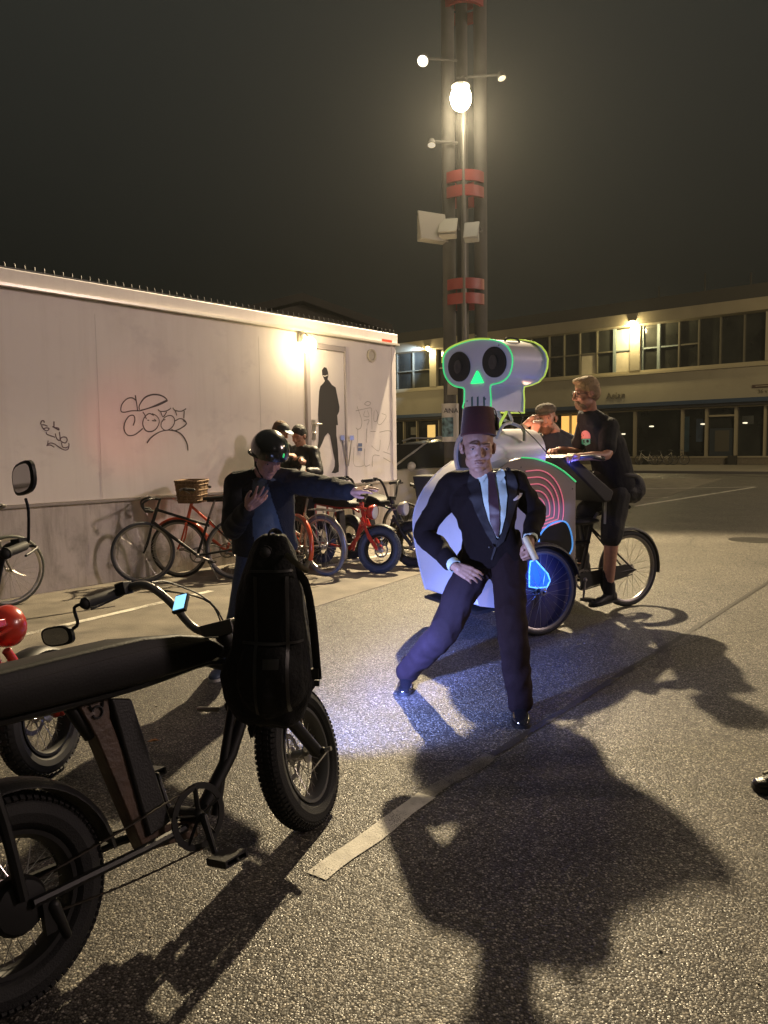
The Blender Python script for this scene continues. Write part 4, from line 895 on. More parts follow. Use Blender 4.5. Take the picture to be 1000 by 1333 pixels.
# ================================================================== the mast
ms = thing('mast', 'tall mast of dark poles held by red clamp rings, with floodlights on it', 'mast', Matrix.Translation(at(606, 600, TOWER_Y)))
mc = at(606, 600, TOWER_Y)
M_POLE = mat('mast_grey', (0.065, 0.060, 0.052), 0.8, 0.0, var=.2, vscale=2)
MRED = mat('clamp_red', (0.22, 0.03, 0.026), 0.5)
SS = .74; rad = .42 * SS
for k, a in enumerate((R(200), R(340), R(90))):
    mb = MB(); q_ = mc + V((math.cos(a) * rad, math.sin(a) * rad, 0)); mb.cap(q_, q_ + V((0, 0, 13.5)), .12 if k < 2 else .11, seg=16); mb.build('pole', M_POLE, ms, True)
mb = MB(); q_ = mc + V((-.045, -.36, 0)); mb.cap(q_, q_ + V((0, 0, 8.0)), .048); mb.build('lamp_pole', mat('lamp_pole_grey', (0.12, 0.115, 0.10), 0.5, .4), ms, True)
for pyc in (383, 246, 0, -20):
    zc = P(604, pyc, TOWER_Y).z
    for dz in (.125, -.14):
        mb = MB(); c_ = mc + V((0, 0, zc + dz))
        pts_o = []; pts_i = []
        for i in range(30):
            a = 2 * PI * i / 30; pts_o.append(c_ + V((math.cos(a) * .405, math.sin(a) * .405, -.095))); pts_i.append(c_ + V((math.cos(a) * .35, math.sin(a) * .35, -.095)))
        mb.ringpoly(pts_o, pts_i, (0, 0, .19)); mb.build('clamp_ring', MRED, ms, True)
# tilted floodlight boxes
M_FLD = mat('floodlight_shell', (0.34, 0.32, 0.26), 0.5)
def flood(px, py, w_, h_, yaw, tilt, label, m_=M_FLD):
    c_ = P(px, py, TOWER_Y - .55); t = thing('floodlight', label, 'floodlight', Matrix.Translation(c_), 'floodlights on the mast')
    Rm = Matrix.Rotation(yaw, 3, 'Z') @ Matrix.Rotation(tilt, 3, 'X')
    mb = MB(); mb.box(c_, (w_, .12, h_), Rm, taper=(.8, .7)); mb.box(c_ + Rm @ V((0, -.10, 0)), (w_ * 1.06, .03, h_ * 1.06), Rm); mb.build('housing', m_, t, True, bevel=.015)
    mb = MB(); mb.box(c_ + Rm @ V((0, -.094, 0)), (w_ * .86, .008, h_ * .82), Rm); mb.build('glass', mat('floodlight_glass', (.30, .29, .25), .3), t, True)
    mb = MB(); e_ = V((mc.x + (-.2 if c_.x < mc.x else .2), mc.y - .31, c_.z + .25)); mb.tube([c_ + Rm @ V((0, .06, h_ * .3)), e_], .028, 6); mb.tube([c_ + Rm @ V((w_ * .52, 0, 0)), c_ + Rm @ V((w_ * .54, .12, h_ * .5)), e_], .018, 6); mb.build('bracket', M_POLE, t, True)
    return t, c_, Rm
flood(560, 298, .54, .49, R(28), R(-12), 'big pale square floodlight on the mast, leftmost of the cluster between the clamp rings')
flood(584, 300, .31, .37, R(-12), R(-40), 'middle pale floodlight of the cluster between the clamp rings of the mast')
flood(615, 304, .26, .31, R(-18), R(-25), 'small grey floodlight on the right of the mast between the clamp rings', mat('floodlight_grey', (.3, .3, .28), .5))
def spotcan(px, py, yaw, tilt, label, glow, s_=1.0):
    s_ *= .72
    c_ = P(px, py, TOWER_Y - .45); t = thing('spotlight', label, 'spotlight', Matrix.Translation(c_), 'small spotlights on the mast')
    d_ = V((math.sin(yaw) * math.cos(tilt), -math.cos(yaw) * math.cos(tilt), math.sin(tilt)))
    mb = MB(); mb.lathe([(.02, -.20 * s_), (.09 * s_, -.17 * s_), (.14 * s_, -.02 * s_), (.16 * s_, .05 * s_), (.15 * s_, .06 * s_), (.0, .045 * s_)], c_, d_, 20); e_ = V((mc.x - .14, mc.y - .24, c_.z + .09)); mb.tube([c_ - d_ * .1 * s_, e_], .022, 6); mb.build('housing', M_POLE, t, True)
    mb = MB(); mb.lathe([(0, 0), (.138 * s_, 0), (.138 * s_, .006), (0, .012)], c_ + d_ * .055 * s_, d_, 20); mb.build('lens', emis('spot_face_' + ('on' if glow > .5 else 'off'), (1, .96, .80), glow), t, True)
spotcan(551, 78, R(-20), R(-45), 'small round spotlight sticking out left above the blinding lamp', 1.6, .95)
spotcan(562, 187, R(-10), R(-70), 'dim spotlight sticking out left below the blinding lamp', .25, .7)
spotcan(653, 100, R(40), R(-70), 'unlit spotlight arm sticking out right of the blinding lamp', .02, .7)
t = thing('mast_lamp', 'blindingly bright warm lamp high on the mast', 'lamp', Matrix.Translation(LAMP))
mb = MB(); mb.lathe([(.03, .36), (.11, .33), (.15, .27), (.16, .24)], LAMP, V((0, .1, 1)), 24, False); mb.tube([LAMP + V((0, .05, .33)), V((mc.x - .045, mc.y - .36, LAMP.z + .42))], .04); mb.build('housing', M_POLE, t, True)
mb = MB(); mb.ell(LAMP + V((0, 0, .04)), (.18, .18, .21)); glo = mb.build('bulb', emis('mast_lamp_glow', (1.0, .86, .60), 60), t, True)
glo.visible_shadow = True
# poster wrapped on the pole
PC = at(591.5, 600, TOWER_Y) 
q1 = mc + V((math.cos(R(200)) * rad, math.sin(R(200)) * rad, 0))
zt, zb_ = P(590, 526, TOWER_Y).z, P(590, 575, TOWER_Y).z
ps = thing('poster', 'white poster wrapped round the mast pole with small lettering and a teal picture', 'poster', Matrix.Translation(V((q1.x, q1.y, zb_))))
def wrap(z0, z1, a0, a1, r_, m_, nm, par):
    mb = MB(); o_ = []; i_ = []; n = 14
    for k in range(n + 1):
        a = a0 + (a1 - a0) * k / n; o_.append(V((q1.x + math.cos(a) * r_, q1.y + math.sin(a) * r_, 0))); i_.append(V((q1.x + math.cos(a) * (r_ - .004), q1.y + math.sin(a) * (r_ - .004), 0)))
    poly = o_ + i_[::-1]; mb.prism([p + V((0, 0, z0)) for p in poly], (0, 0, z1 - z0)); return mb.build(nm, m_, par, True)
wrap(zb_, zt, R(178), R(362), .16, mat('poster_paper', (.50, .47, .40), .8, var=.08, vscale=4), 'sheet', ps)
wrap(zb_ + .09, zb_ + .45, R(195), R(285), .163, mat('poster_teal', (.09, .16, .17), .7, var=.9, vscale=14), 'picture_print', ps)
txm = Matrix.Translation(V((q1.x, q1.y - .175, zt - .14))) @ Matrix.Rotation(R(90), 4, 'X')
text('lettering', 'ANA', .13, txm, mat('poster_ink', (.07, .06, .055), .7), ps, .006)
mb = MB(); mb.box(V((q1.x + .03, q1.y - .15, zt + .30)), (.19, .05, .29)); 
pb = thing('junction_box', 'small beige box fixed to the mast just above the poster', 'box', Matrix.Translation(V((q1.x, q1.y, zt + .2))))
mb.build('box_body', mat('box_beige', (.2, .18, .13), .7), pb, True, bevel=.01)
mb = MB(); mb.box(V((q1.x + .03, q1.y - .185, zt + .45)), (.20, .03, .03)); mb.build('box_hood', M_POLE, pb, True)

# ================================================================== the parked estate car
def car():
    c0 = at(553, 600, 16.0); X = V((-.93, -.37, 0)).normalized(); Y = V((-X.y, X.x, 0)); M = Matrix.Translation(c0) @ Matrix((X, Y, V((0, 0, 1)))).transposed().to_4x4() @ Matrix.Scale(1.08, 4)
    r_ = thing('parked_car', 'silver estate car parked beyond the trailer corner, behind the black bicycles', 'car', M)
    W2 = .90; paint = mat('car_silver', (.50, .48, .43), .3, .1, coat=.6); gl = mat('car_glass', (.03, .032, .03), .06, spec=.8)
    low = [(-2.25, .35), (-2.28, .62), (-2.22, .95), (-2.05, 1.0), (0.75, 1.0), (1.0, .98), (1.9, .84), (2.2, .70), (2.28, .5), (2.25, .32)]
    arch = lambda cx: [(cx + .36 * math.cos(a), .30 + .36 * math.sin(a)) for a in [PI * k / 8 for k in range(9)]]
    prof = low + [(1.78, .24)] + arch(1.38)[0:] + [(-1.0, .22)] + arch(-1.38) + [(-1.8, .26)]
    mb = MB(); rings = []
    for y, k in ((-W2, .96), (-W2 + .05, 1.0), (W2 - .05, 1.0), (W2, .96)): rings.append([V((x * (1 - (1 - k) * .3), y, .6 + (z - .6) * k)) for x, z in prof])
    mb.loft(rings); b_ = mb.build('body', paint, r_, bevel=.01)
    roof = [(-2.15, .99), (-2.02, 1.25), (-1.75, 1.44), (-1.2, 1.50), (-.2, 1.50), (.25, 1.44), (1.05, .98)]
    def cab(y): return W2 - .06 - .20 * max(0, (y - .98)) / .5
    mb = MB(); n = len(roof)
    L1 = [V((x, cab(z), z)) for x, z in roof]; L2 = [V((x, -cab(z), z)) for x, z in roof]
    mb.add(L1 + L2, [tuple(range(n)), tuple(range(n, 2 * n))[::-1]] + [(i, n + i, n + (i + 1) % n, (i + 1) % n) for i in range(n)]); mb.build('glasshouse', gl, r_, bevel=.02)
    mb = MB(); tp = [(-2.04, 1.27), (-1.76, 1.455), (-1.2, 1.515), (-.2, 1.515), (.27, 1.452)]
    rr = [[V((x, k * (cab(z) + .004), z + .006 - .03 * abs(k) ** 4)) for k in (-1, -.6, 0, .6, 1)] + [V((x, k * (cab(z) + .004), z - .05)) for k in (1, .6, 0, -.6, -1)] for x, z in tp]
    mb.loft(rr); mb.build('roof', paint, r_, bevel=.01)
    for sd_ in (1, -1):
        for p_ in (((1.06, .99), (.27, 1.45)), ((-.39, 1.0), (-.39, 1.46)), ((-1.29, 1.0), (-1.29, 1.45)), ((-2.13, 1.0), (-2.02, 1.26))):
            mb = MB(); mb.tube([V((x, sd_ * (cab(z) + .002), z)) for x, z in p_], .026, 6, flat=.7); mb.build('pillar', paint if p_[0][0] != -.39 else M_BPL, r_)
        mb = MB(); mb.tube([V((-1.9, sd_ * .62, 1.47)), V((-1.7, sd_ * .62, 1.53)), V((.0, sd_ * .62, 1.56)), V((.2, sd_ * .62, 1.50))], .018); mb.build('roof_rail', M_SIL, r_)
        mb = MB(); mb.ell(V((.72, sd_ * 1.0, 1.04)), (.07, .11, .08)); mb.build('wing_mirror', paint, r_)
        mb = MB(); mb.prism([V((x, sd_ * .905, z)) for x, z in ((2.2, .68), (1.85, .80), (1.8, .70), (2.1, .60))], (0, -sd_ * .05, 0)); mb.build('headlight', mat('car_lamp', (.6, .6, .55), .1), r_)
        for cx in (1.38, -1.38):
            mb = MB(); mb.torus(V((cx, sd_ * .80, .32)), V((0, 1, 0)), .245, .075, 32, 10, flat=1.3); wo_ = mb.build('wheel', M_RUB, r_); mb = MB(); mb.lathe([(.0, .02), (.05, .03), (.19, .0), (.20, -.03)], V((cx, sd_ * .85, .32)), V((0, sd_, 0)), 20); mb.build('rim', M_STL, wo_)
        mb = MB(); mb.box(V((.0, sd_ * .902, .82)), (.16, .02, .025)); mb.build('door_handle', paint, r_)
    mb = MB(); mb.prism([V((x, y * cab(z) * .96, z)) for x, z, y in ((1.0, 1.0, -1), (.30, 1.42, -1), (.30, 1.42, 1), (1.0, 1.0, 1))], V((.016, 0, .012))); mb.build('windscreen', gl, r_, smooth=False)
car()
# dead leaf on the asphalt
lf = G(187, 966, .012); mb = MB(); lpn = [(0, 0, 0), (.018, .012, .006), (.04, .010, .010), (.062, 0, .004), (.04, -.014, .012), (.018, -.011, .002)]
mb.prism([lf + V((x, y, z)) for x, y, z in [(a * .95 + .02, b_, c_ + .002) for a, b_, c_ in lpn]], (0, 0, .0015)); tag(mb.build('fallen_leaf', mat('leaf_orange', (.45, .18, .04), .6, var=.2, vscale=60)), 'small orange fallen leaf on the asphalt by the nearest rear wheel', 'leaf')
# ================================================================== the skull cargo tricycle
CR = V((2.20, 6.88, 0)); CF = V((.99, 6.27, 0))
cb = root_from(CR, CF, 0, 'cargo_bicycle', 'white rounded cargo bicycle carrying a glowing skull figure, standing behind the man in the fez', None, 'cargo bicycle')
CBM = INV[cb.name].inverted(); CX = (CBM.to_3x3() @ V((1, 0, 0))); CY = (CBM.to_3x3() @ V((0, 1, 0)))
WB = 1.355
def LX(px, py, x): return INV[cb.name] @ HIT(px, py, CBM @ V((x, 0, 0)), CX)
def LY(px, py, y): return INV[cb.name] @ HIT(px, py, CBM @ V((0, y, 0)), CY)
M_BOX = mat('box_white', (.72, .69, .69), .35, var=.05, vscale=2, dirt=(.42, .36, .35), dscale=2, damt=.4)
M_BOX_SHADE = mat('box_white_shade', (.36, .31, .29), .6, var=.05, vscale=2)  # the white of the box with its shade put into the colour
EL_G = emis('led_green', (.10, 1.0, .30), .36); EL_P = emis('led_pink', (1.0, .25, .33), .30); EL_B = emis('led_blue', (.12, .42, 1.0), .45); EL_Y = emis('led_lime', (.60, .80, .10), .38)
# body shell
prof = [(.97, .34), (.97, 1.17), (1.04, 1.22), (1.10, 1.26), (1.19, 1.305), (1.28, 1.335), (1.38, 1.36), (1.50, 1.37), (1.62, 1.34), (1.72, 1.28), (1.81, 1.205), (1.88, 1.13), (1.935, 1.05), (1.975, .96), (1.995, .87), (1.99, .75), (1.97, .62), (1.945, .50), (1.92, .40), (1.88, .27), (1.70, .235)]
whl = [(1.36 + .385 * math.cos(a), .35 + .385 * math.sin(a)) for a in [R(-12) + (R(204)) * k / 14 for k in range(15)]]
whl = [(x, z) for x, z in whl if z > .30]
pr_side = prof + [(1.75, .25)] + whl + [(.975, .33)]
mb = MB(); Wd = .40
mb.prism([V((x, -Wd + .004, z)) for x, z in prof], (0, 2 * Wd - .008, 0)); cbd = mb.build('box', M_BOX, cb, bevel=.012, angle=50)
for sd_ in (1, -1):
    mb = MB(); sp_poly = [(x, z) for x, z in prof] ; mb.prism([V((x, sd_ * (Wd + .001), z)) for x, z in prof], (0, sd_ * .012, 0)); mb.build('side_panel', M_BOX_SHADE if sd_ > 0 else M_BOX, cb)
    # green light wire along the upper edge
    mb = MB(); mb.tube(bez([V((x, sd_ * (Wd + .016), z + .004)) for x, z in prof[1:8]], 3), .006, 6); mb.build('light_wire', EL_G, cb)
    # pink arcs
    for i in range(5):
        k = 1 - i * .17; c_ = V((1.36, sd_ * (Wd + .018), .965)); rr = .31 * k
        a_, e_ = LY(748 - 40, 640, .42), None
        pts = [c_ + V((-rr * math.cos(a) * .86, 0, rr * math.sin(a))) for a in [R(-18) + R(108) * t / 14 for t in range(15)]]
        pts = [c_ + V((.03, 0, -.16 * k))] + pts + [c_ + V((.10, 0, rr * .98))]
        mb = MB(); mb.tube(pts, .0048, 5); mb.build('light_wire', EL_P, cb)
    # dark window with blue wire
    q_ = [LY(px, py, .43) for px, py in ((703, 699), (709, 690), (719, 682), (730, 678.5), (738, 680), (743, 688), (746, 700), (746.5, 712), (743, 721), (737, 724), (728, 722), (716, 718), (704, 716))]
    mb = MB(); mb.prism([V((p.x, sd_ * (Wd + .0135), p.z)) for p in q_], (0, sd_ * .003, 0)); mb.build('side_window', mat('window_black', (.01, .01, .012), .3), cb, smooth=False)
    mb = MB(); mb.tube(bez([V((p.x, sd_ * (Wd + .019), p.z)) for p in q_] + [V((q_[0].x, sd_ * (Wd + .019), q_[0].z))], 3), .0065, 6); mb.build('light_wire', EL_B, cb)
    # wheel guard, dark disc and lamp behind the wheel
    mb = MB(); mb.lathe([(0, 0), (.36, 0), (.36, .012), (0, .014)], V((1.36, sd_ * (Wd + .0135), .36)), V((0, sd_, 0)), 40); mb.build('wheel_well', mat('well_dark', (.05, .045, .09), .5), cb)
    fender(cb, V((1.36, sd_ * .475, .345)), .375, R(15), R(165), .045, M_BPL, None)
    wheel(cb, 'front_wheel', V((1.36, sd_ * .475, .345)), .345, .021, M_STL, M_RUB, None, 28, 0, .03)
mb = MB(); q_ = [LY(px, py, .445) for px, py in ((690.5, 731), (697, 729), (713, 747), (716, 756), (712, 764), (700, 765.5), (689, 764), (689, 745))]
mb.prism([V((p.x, .432, p.z)) for p in q_], (0, .012, 0)); mb.build('side_lamp', emis('side_lamp_blue', (.01, .08, 1.0), 1.3), cb, smooth=False)
mb = MB(); mb.tube([V((p.x, .447, p.z)) for p in q_] + [V((q_[0].x, .447, q_[0].z))], .006, 6); mb.build('light_wire', emis('led_ice', (.12, .45, 1.0), 1.3), cb)
lamp('side_lamp_light', 'POINT', CBM @ V((1.34, .60, .46)), 1.6, (.05, .15, 1.0), .04)
mb = MB(); mb.cap(V((1.36, -.50, .345)), V((1.36, .50, .345)), .02); mb.cap(V((1.36, 0, .345)), V((.9, 0, .33)), .025); mb.build('axle', M_BLK, cb)
mb = MB(); mb.prism([V((x, -.385, z)) for x, z in ((.99, .30), (1.90, .225), (1.90, .20), (.99, .27))], (0, .77, 0)); mb.build('floor_rim', M_BPL, cb)
# round horn body on top
mb = MB(); bc = V((1.72, 0, 1.385)); be = V((1.06, 0, 1.40))
mb.lathe([(.165, 0), (.205, .004), (.212, .02), (.21, .05), (.205, .56), (.195, .63), (.15, .665), (0, .67)], bc, (be - bc), 36, False); mb.lathe([(0, .05), (.165, .05), (.165, 0)], bc, (be - bc), 36, False); br = mb.build('horn_body', M_BOX, cb)
mb = MB(); mb.lathe([(0, .02), (.168, .02), (.168, .045), (0, .045)], bc, (be - bc), 36); mb.build('horn_opening', mat('window_black', (0, 0, 0)), br)
# skull
XF = 1.63
out = [(352,330),(356,290),(372,262),(400,238),(450,215),(510,196),(570,188),(630,190),(690,204),(728,228),(752,262),(763,300),(760,350),(745,398),(715,432),(675,450),(636,460),(632,490),(636,540),(634,600),(636,612),(478,612),(476,560),(478,505),(472,478),(430,470),(395,450),(368,415),(355,375)]
out = [LX(500 + x * .22, 400 + y * .22, XF) for x, y in out]
out = [V((XF, p.y, p.z)) for p in out]
mb = MB(); mb.prism(out, (-.30, 0, 0)); sk = mb.build('skull', M_BOX, cb, bevel=.006)
cen = sum(out, V()) / len(out)
mb = MB(); mb.tube([p + V((.004, 0, 0)) for p in bez(out + [out[0]], 2)][:-1], .0062, 6, closed=True); mb.build('light_wire', EL_G, sk)
mb = MB(); mb.tube([p + V((.008, 0, 0)) + (p - cen) * .012 for p in bez(out[:8], 3)], .0075, 6); mb.build('light_wire', EL_Y, sk)
mb = MB(); mb.prism([V((XF - .30, p.y + (p.y - cen.y) * .03, p.z + (p.z - cen.z) * .03)) for p in out], (-.012, 0, 0)); mb.build('back_plate', M_BOX, sk)
mb = MB(); mb.tube([V((XF - .306, p.y + (p.y - cen.y) * .045, p.z + (p.z - cen.z) * .045)) for p in out], .0065, 6, closed=True); mb.build('light_wire', EL_Y, sk)
for (cx, cy, a_, b_) in ((447, 352, 64, 88), (655, 325, 70, 91)):
    pts = []
    for i in range(32):
        t = 2 * PI * i / 32; p = LX(500 + (cx + a_ * math.cos(t)) * .22, 400 + (cy + b_ * math.sin(t)) * .22, XF + .003); pts.append(V((XF + .002, p.y, p.z)))
    mb = MB(); mb.prism(pts, (.008, 0, 0)); ey = mb.build('eye_socket', mat('speaker_black', (.012, .012, .012), .7, bump=1, bscale=220), sk)
    c_ = sum(pts, V()) / 32; mb = MB(); mb.lathe([(0, .0), (.05, .003), (.055, .010), (.03, .014), (0, .006)], c_ + V((.009, 0, 0)), V((1, 0, 0)), 20); mb.build('speaker_cone', mat('speaker_grey', (.03, .03, .03), .5), ey)
q_ = [LX(500 + x * .22, 400 + y * .22, XF + .005) for x, y in ((552, 376), (588, 446), (516, 452))]
mb = MB(); mb.prism([V((XF + .002, p.y, p.z)) for p in q_], (.01, 0, 0)); mb.build('nose', emis('nose_green', (.02, 1.0, .20), 1.1), sk, smooth=False)
for x in (519, 553, 590):
    q_ = [LX(500 + xx * .22, 400 + yy * .22, XF + .005) for xx, yy in ((x - 4, 532), (x + 4, 528), (x + 5, 600), (x - 3, 602))]
    mb = MB(); mb.prism([V((XF + .002, p.y, p.z)) for p in q_], (.003, 0, 0)); mb.build('tooth_gap', mat('tooth_green', (.05, .14, .12), .6), sk, smooth=False)
mb = MB(); hp = LX(500 + 800 * .22, 400 + 214 * .22, XF - .15); a_ = V((XF - .12, hp.y - .02, hp.z - .0)); mb.tube(bez([V((XF - .08, .27, 2.235)), V((XF - .10, .27, 2.28)), V((XF - .20, .27, 2.28)), V((XF - .22, .27, 2.235))], 5), .008, 6); mb.build('handle', M_BPL, sk)
for (y_, z_) in ((.31, 2.22), (-.30, 2.22), (.0, 2.335), (.13, 1.83), (-.13, 1.83)):
    mb = MB(); mb.ell(V((XF + .002, y_, z_)), (.004, .007, .007), None, 10, 6); mb.build('screw', M_STL, sk)
mb = MB(); mb.tube([V((XF - .02, .352, 2.12)), V((XF - .28, .352, 2.11))], .003, 5); mb.build('seam', mat('tape_white', (.8, .78, .72), .6), sk)
mb = MB(); mb.tube(bez([V((XF - .25, .1, zb_ if False else 1.80)), V((XF - .30, .2, 1.70)), V((XF - .22, .30, 1.62)), V((1.30, .34, 1.50)), V((1.2, .40, 1.36))], 8), .004, 5); mb.build('cable', M_BPL, cb)
for x_, z_ in ((1.0, 1.12), (1.0, .75), (1.0, .42), (1.85, 1.08), (1.93, .80), (1.90, .45), (1.5, 1.30)):
    mb = MB(); mb.ell(V((x_, Wd + .013, z_)), (.007, .004, .007), None, 10, 6); mb.build('screw', M_STL, cb)
# tubes that carry the skull
mb = MB()
zb_ = min(p.z for p in out)
for y0, y1 in ((.12, .20), (-.05, -.12)):
    mb.tube(bez([V((XF - .12, y0, zb_ + .02)), V((XF - .16, y0 + .01, zb_ - .06)), V((XF - .30, y1, 1.60)), V((XF - .32, y1, 1.50))], 5), .014, 8)
    mb.tube(bez([V((XF - .2, y0 + .02, zb_ + .01)), V((XF - .22, y0 + .05, zb_ - .08)), V((XF - .10, y1 + .02, 1.62)), V((XF - .05, y1, 1.52))], 5), .012, 8)
mb.build('skull_stand', mat('conduit', (.5, .48, .42), .5), cb)
mb = MB(); mb.tube(bez([V((XF - .18, .16, zb_ + .01)), V((XF - .16, .17, zb_ - .02)), V((XF - .12, .16, zb_ - .09)), V((XF - .13, .15, zb_ - .13))], 5), .011, 8); mb.build('light_wire', EL_Y, cb)
# rear half of the bicycle
mb = MB(); bbx = V((.56, 0, .30))
mb.tube([V((.97, 0, .36)), bbx], .025, 10); mb.tube([V((.97, 0, .75)), V((.80, 0, .55)), bbx], .02, 10); mb.tube([bbx, V((.42, 0, .82))], .018, 10); mb.tube([V((.97, 0, .62)), V((.46, 0, .62))], .018, 10)
for y in (-1, 1): mb.tube([bbx + V((0, y * .03, 0)), V((0, y * .065, .345))], .011, 8); mb.tube([V((.44, y * .01, .74)), V((0, y * .065, .345))], .009, 8)
mb.build('frame', M_BLK, cb)
wheel(cb, 'rear_wheel', V((0, 0, .345)), .345, .024, M_STL, M_RUB, None, 28, 0, .04)
fender(cb, V((0, 0, .345)), .375, R(40), R(190), .03, M_BPL, None)
crankset(cb, bbx, .095, M_STL, R(-78), .16, side=1, yl=.06)
mb = MB(); mb.tube([bbx + V((0, .05, .09)), V((0, .05, .385))], .006, 5); mb.tube([bbx + V((0, .05, -.09)), V((0, .05, .30))], .006, 5); mb.prism([V((.62, .06, .36)), V((.1, .06, .40)), V((-.04, .06, .34)), V((.1, .06, .29)), V((.6, .06, .22))], (0, .006, 0)); mb.build('chain_guard', M_BPL, cb)
mb = MB(); mb.tube([V((.42, 0, .80)), V((.36, 0, .87))], .014); mb.build('seat_post', M_STL, cb)
saddle(cb, V((.20, 0, .90)), .30, .24)
# push bar / dark steering console leaning over the box
mb = MB()
mb.prism([V((x, -.26, z)) for x, z in ((.98, 1.36), (.88, 1.39), (.42, 1.07), (.45, .99), (.52, .98))], (0, .52, 0)); mb.build('steering_console', M_BPL, cb, bevel=.015)
mb = MB(); mb.tube(bez([V((.62, -.34, 1.35)), V((.74, -.34, 1.37)), V((.86, -.22, 1.36)), V((.90, 0, 1.36)), V((.86, .22, 1.36)), V((.74, .34, 1.37)), V((.62, .34, 1.35))], 6), .014, 8); mb.tube([V((.88, 0, 1.36)), V((.97, 0, 1.0))], .02)
hb_ = mb.build('handlebar', M_STL, cb)
for y in (-1, 1): mb = MB(); mb.cap(V((.62, y * .34, 1.35)), V((.72, y * .34, 1.367)), .019); mb.build('grip', M_GRIP, hb_)
mb = MB(); mb.ell(V((.52, -.05, .80)), (.20, .12, .035)); mb.cap(V((.52, -.05, .80)), V((.52, 0, .60)), .02); mb.build('rear_tray', M_BPL, cb)
# ================================================================== PEOPLE
M_SKIN = mat('skin_pale', (.40, .235, .18), .5, var=.08, vscale=40, bump=.15, bscale=150, dirt=(.42, .17, .12), dscale=14, damt=.3)
M_SKIN2 = mat('skin_ruddy', (.42, .22, .15), .5, var=.1, vscale=40, bump=.15, bscale=150)
M_LID = mat('eyelid_skin', (.36, .19, .14), .6); M_EYEW = mat('eye_white', (.40, .37, .34), .3); M_IRIS = mat('iris_dark', (.03, .035, .04), .15)
def fr(fwd, up):
    f = V(fwd).normalized(); u = V(up).normalized(); r = f.cross(u).normalized(); u = r.cross(f).normalized()
    return Matrix((r, f, u)).transposed()      # columns: subject's right, forward, up
def head_add(mb, c, Mx, s=1.0, neck=None, stern=0.0):
    c = V(c)
    def w_(x, y, z): return c + Mx @ (V((x, y, z)) * s)
    def E(x, y, z, a, b, d, rx=0, rz=0):
        rot = Mx @ Matrix.Rotation(rz, 3, 'Z') @ Matrix.Rotation(rx, 3, 'X'); mb.ell(w_(x, y, z), (a * s, b * s, d * s), rot, 18, 12)
    E(0, -.018, .038, .076, .095, .085)          # cranium
    E(0, .028, -.008, .068, .064, .072)           # face
    E(0, .030, -.060, .057, .052, .046)           # upper jaw
    E(0, .028, -.086, .052, .048, .030, .15)      # jaw
    E(0, .064, -.098, .026, .020, .020)           # chin
    for sd in (-1, 1):
        E(sd * .040, .056, -.030, .024, .022, .022)       # cheekbone
        E(sd * .046, .012, -.066, .016, .040, .032)       # jaw corner
        mb.cap(w_(sd * .012, .088, .022), w_(sd * .048, .070, .024), .0085 * s, .007 * s, 8)     # brow
        mb.cap(w_(sd * .018, .080, -.010), w_(sd * .044, .068, -.008), .0045 * s, .004 * s, 8)   # lower lid
        E(sd * .080, -.012, -.008, .006, .017, .030, .15, sd * -.35); mb.torus(w_(sd * .084, -.012, -.004), Mx @ V((sd, .35, 0)), .018 * s, .005 * s, 16, 6, flat=1.0)
        E(sd * .074, -.008, -.026, .008, .010, .012)
        E(sd * .0135, .093, -.034, .0085, .010, .008)
    mb.cap(w_(0, .086, .016), w_(0, .108, -.028), .0085 * s, .0115 * s, 10)    # nose
    E(0, .104, -.032, .011, .012, .009)
    E(0, .085, -.058, .024, .010, .0055); E(0, .083, -.070, .021, .010, .0065)
    if neck is not None:
        nb = V(neck); mb.cap(w_(0, -.022, -.045), nb, .056 * s, .060 * s, 16); mb.cap(w_(0, .012, -.095), nb + (Mx @ V((0, .02, 0))), .030 * s, .030 * s, 10)
def eyes(parent, c, Mx, s=1.0, look=(0, 0)):
    for sd in (-1, 1):
        p = V(c) + Mx @ (V((sd * .032, .0700, .004)) * s); m_ = MB(); m_.ell(p, (.0125 * s,) * 3, None, 14, 8); e_ = m_.build('eye', M_EYEW, parent, True)
        m_ = MB(); d_ = Mx @ V((look[0], 1, look[1])).normalized(); m_.ell(p + d_ * .0085 * s, (.0068 * s,) * 3, None, 12, 6); m_.build('iris', M_IRIS, e_, True)
        m_ = MB(); m_.tube(bez([V(c) + Mx @ (V((sd * x, y, z)) * s) for x, y, z in ((.017, .0795, .006), (.026, .0845, .0125), (.034, .0845, .0125), (.047, .076, .004))], 3), .0042 * s, 8); m_.build('eyelid', M_LID, e_, True)
        m_ = MB(); m_.tube(bez([V(c) + Mx @ (V((sd * x, y, z)) * s) for x, y, z in ((.014, .094, .027), (.030, .091, .033), (.050, .075, .029))], 3), [.0028 * s * k for k in (.5, .8, 1, 1, 1, .7, .4)], 6); m_.build('eyebrow', mat('brow_hair', (.10, .06, .035), .9), parent, True)
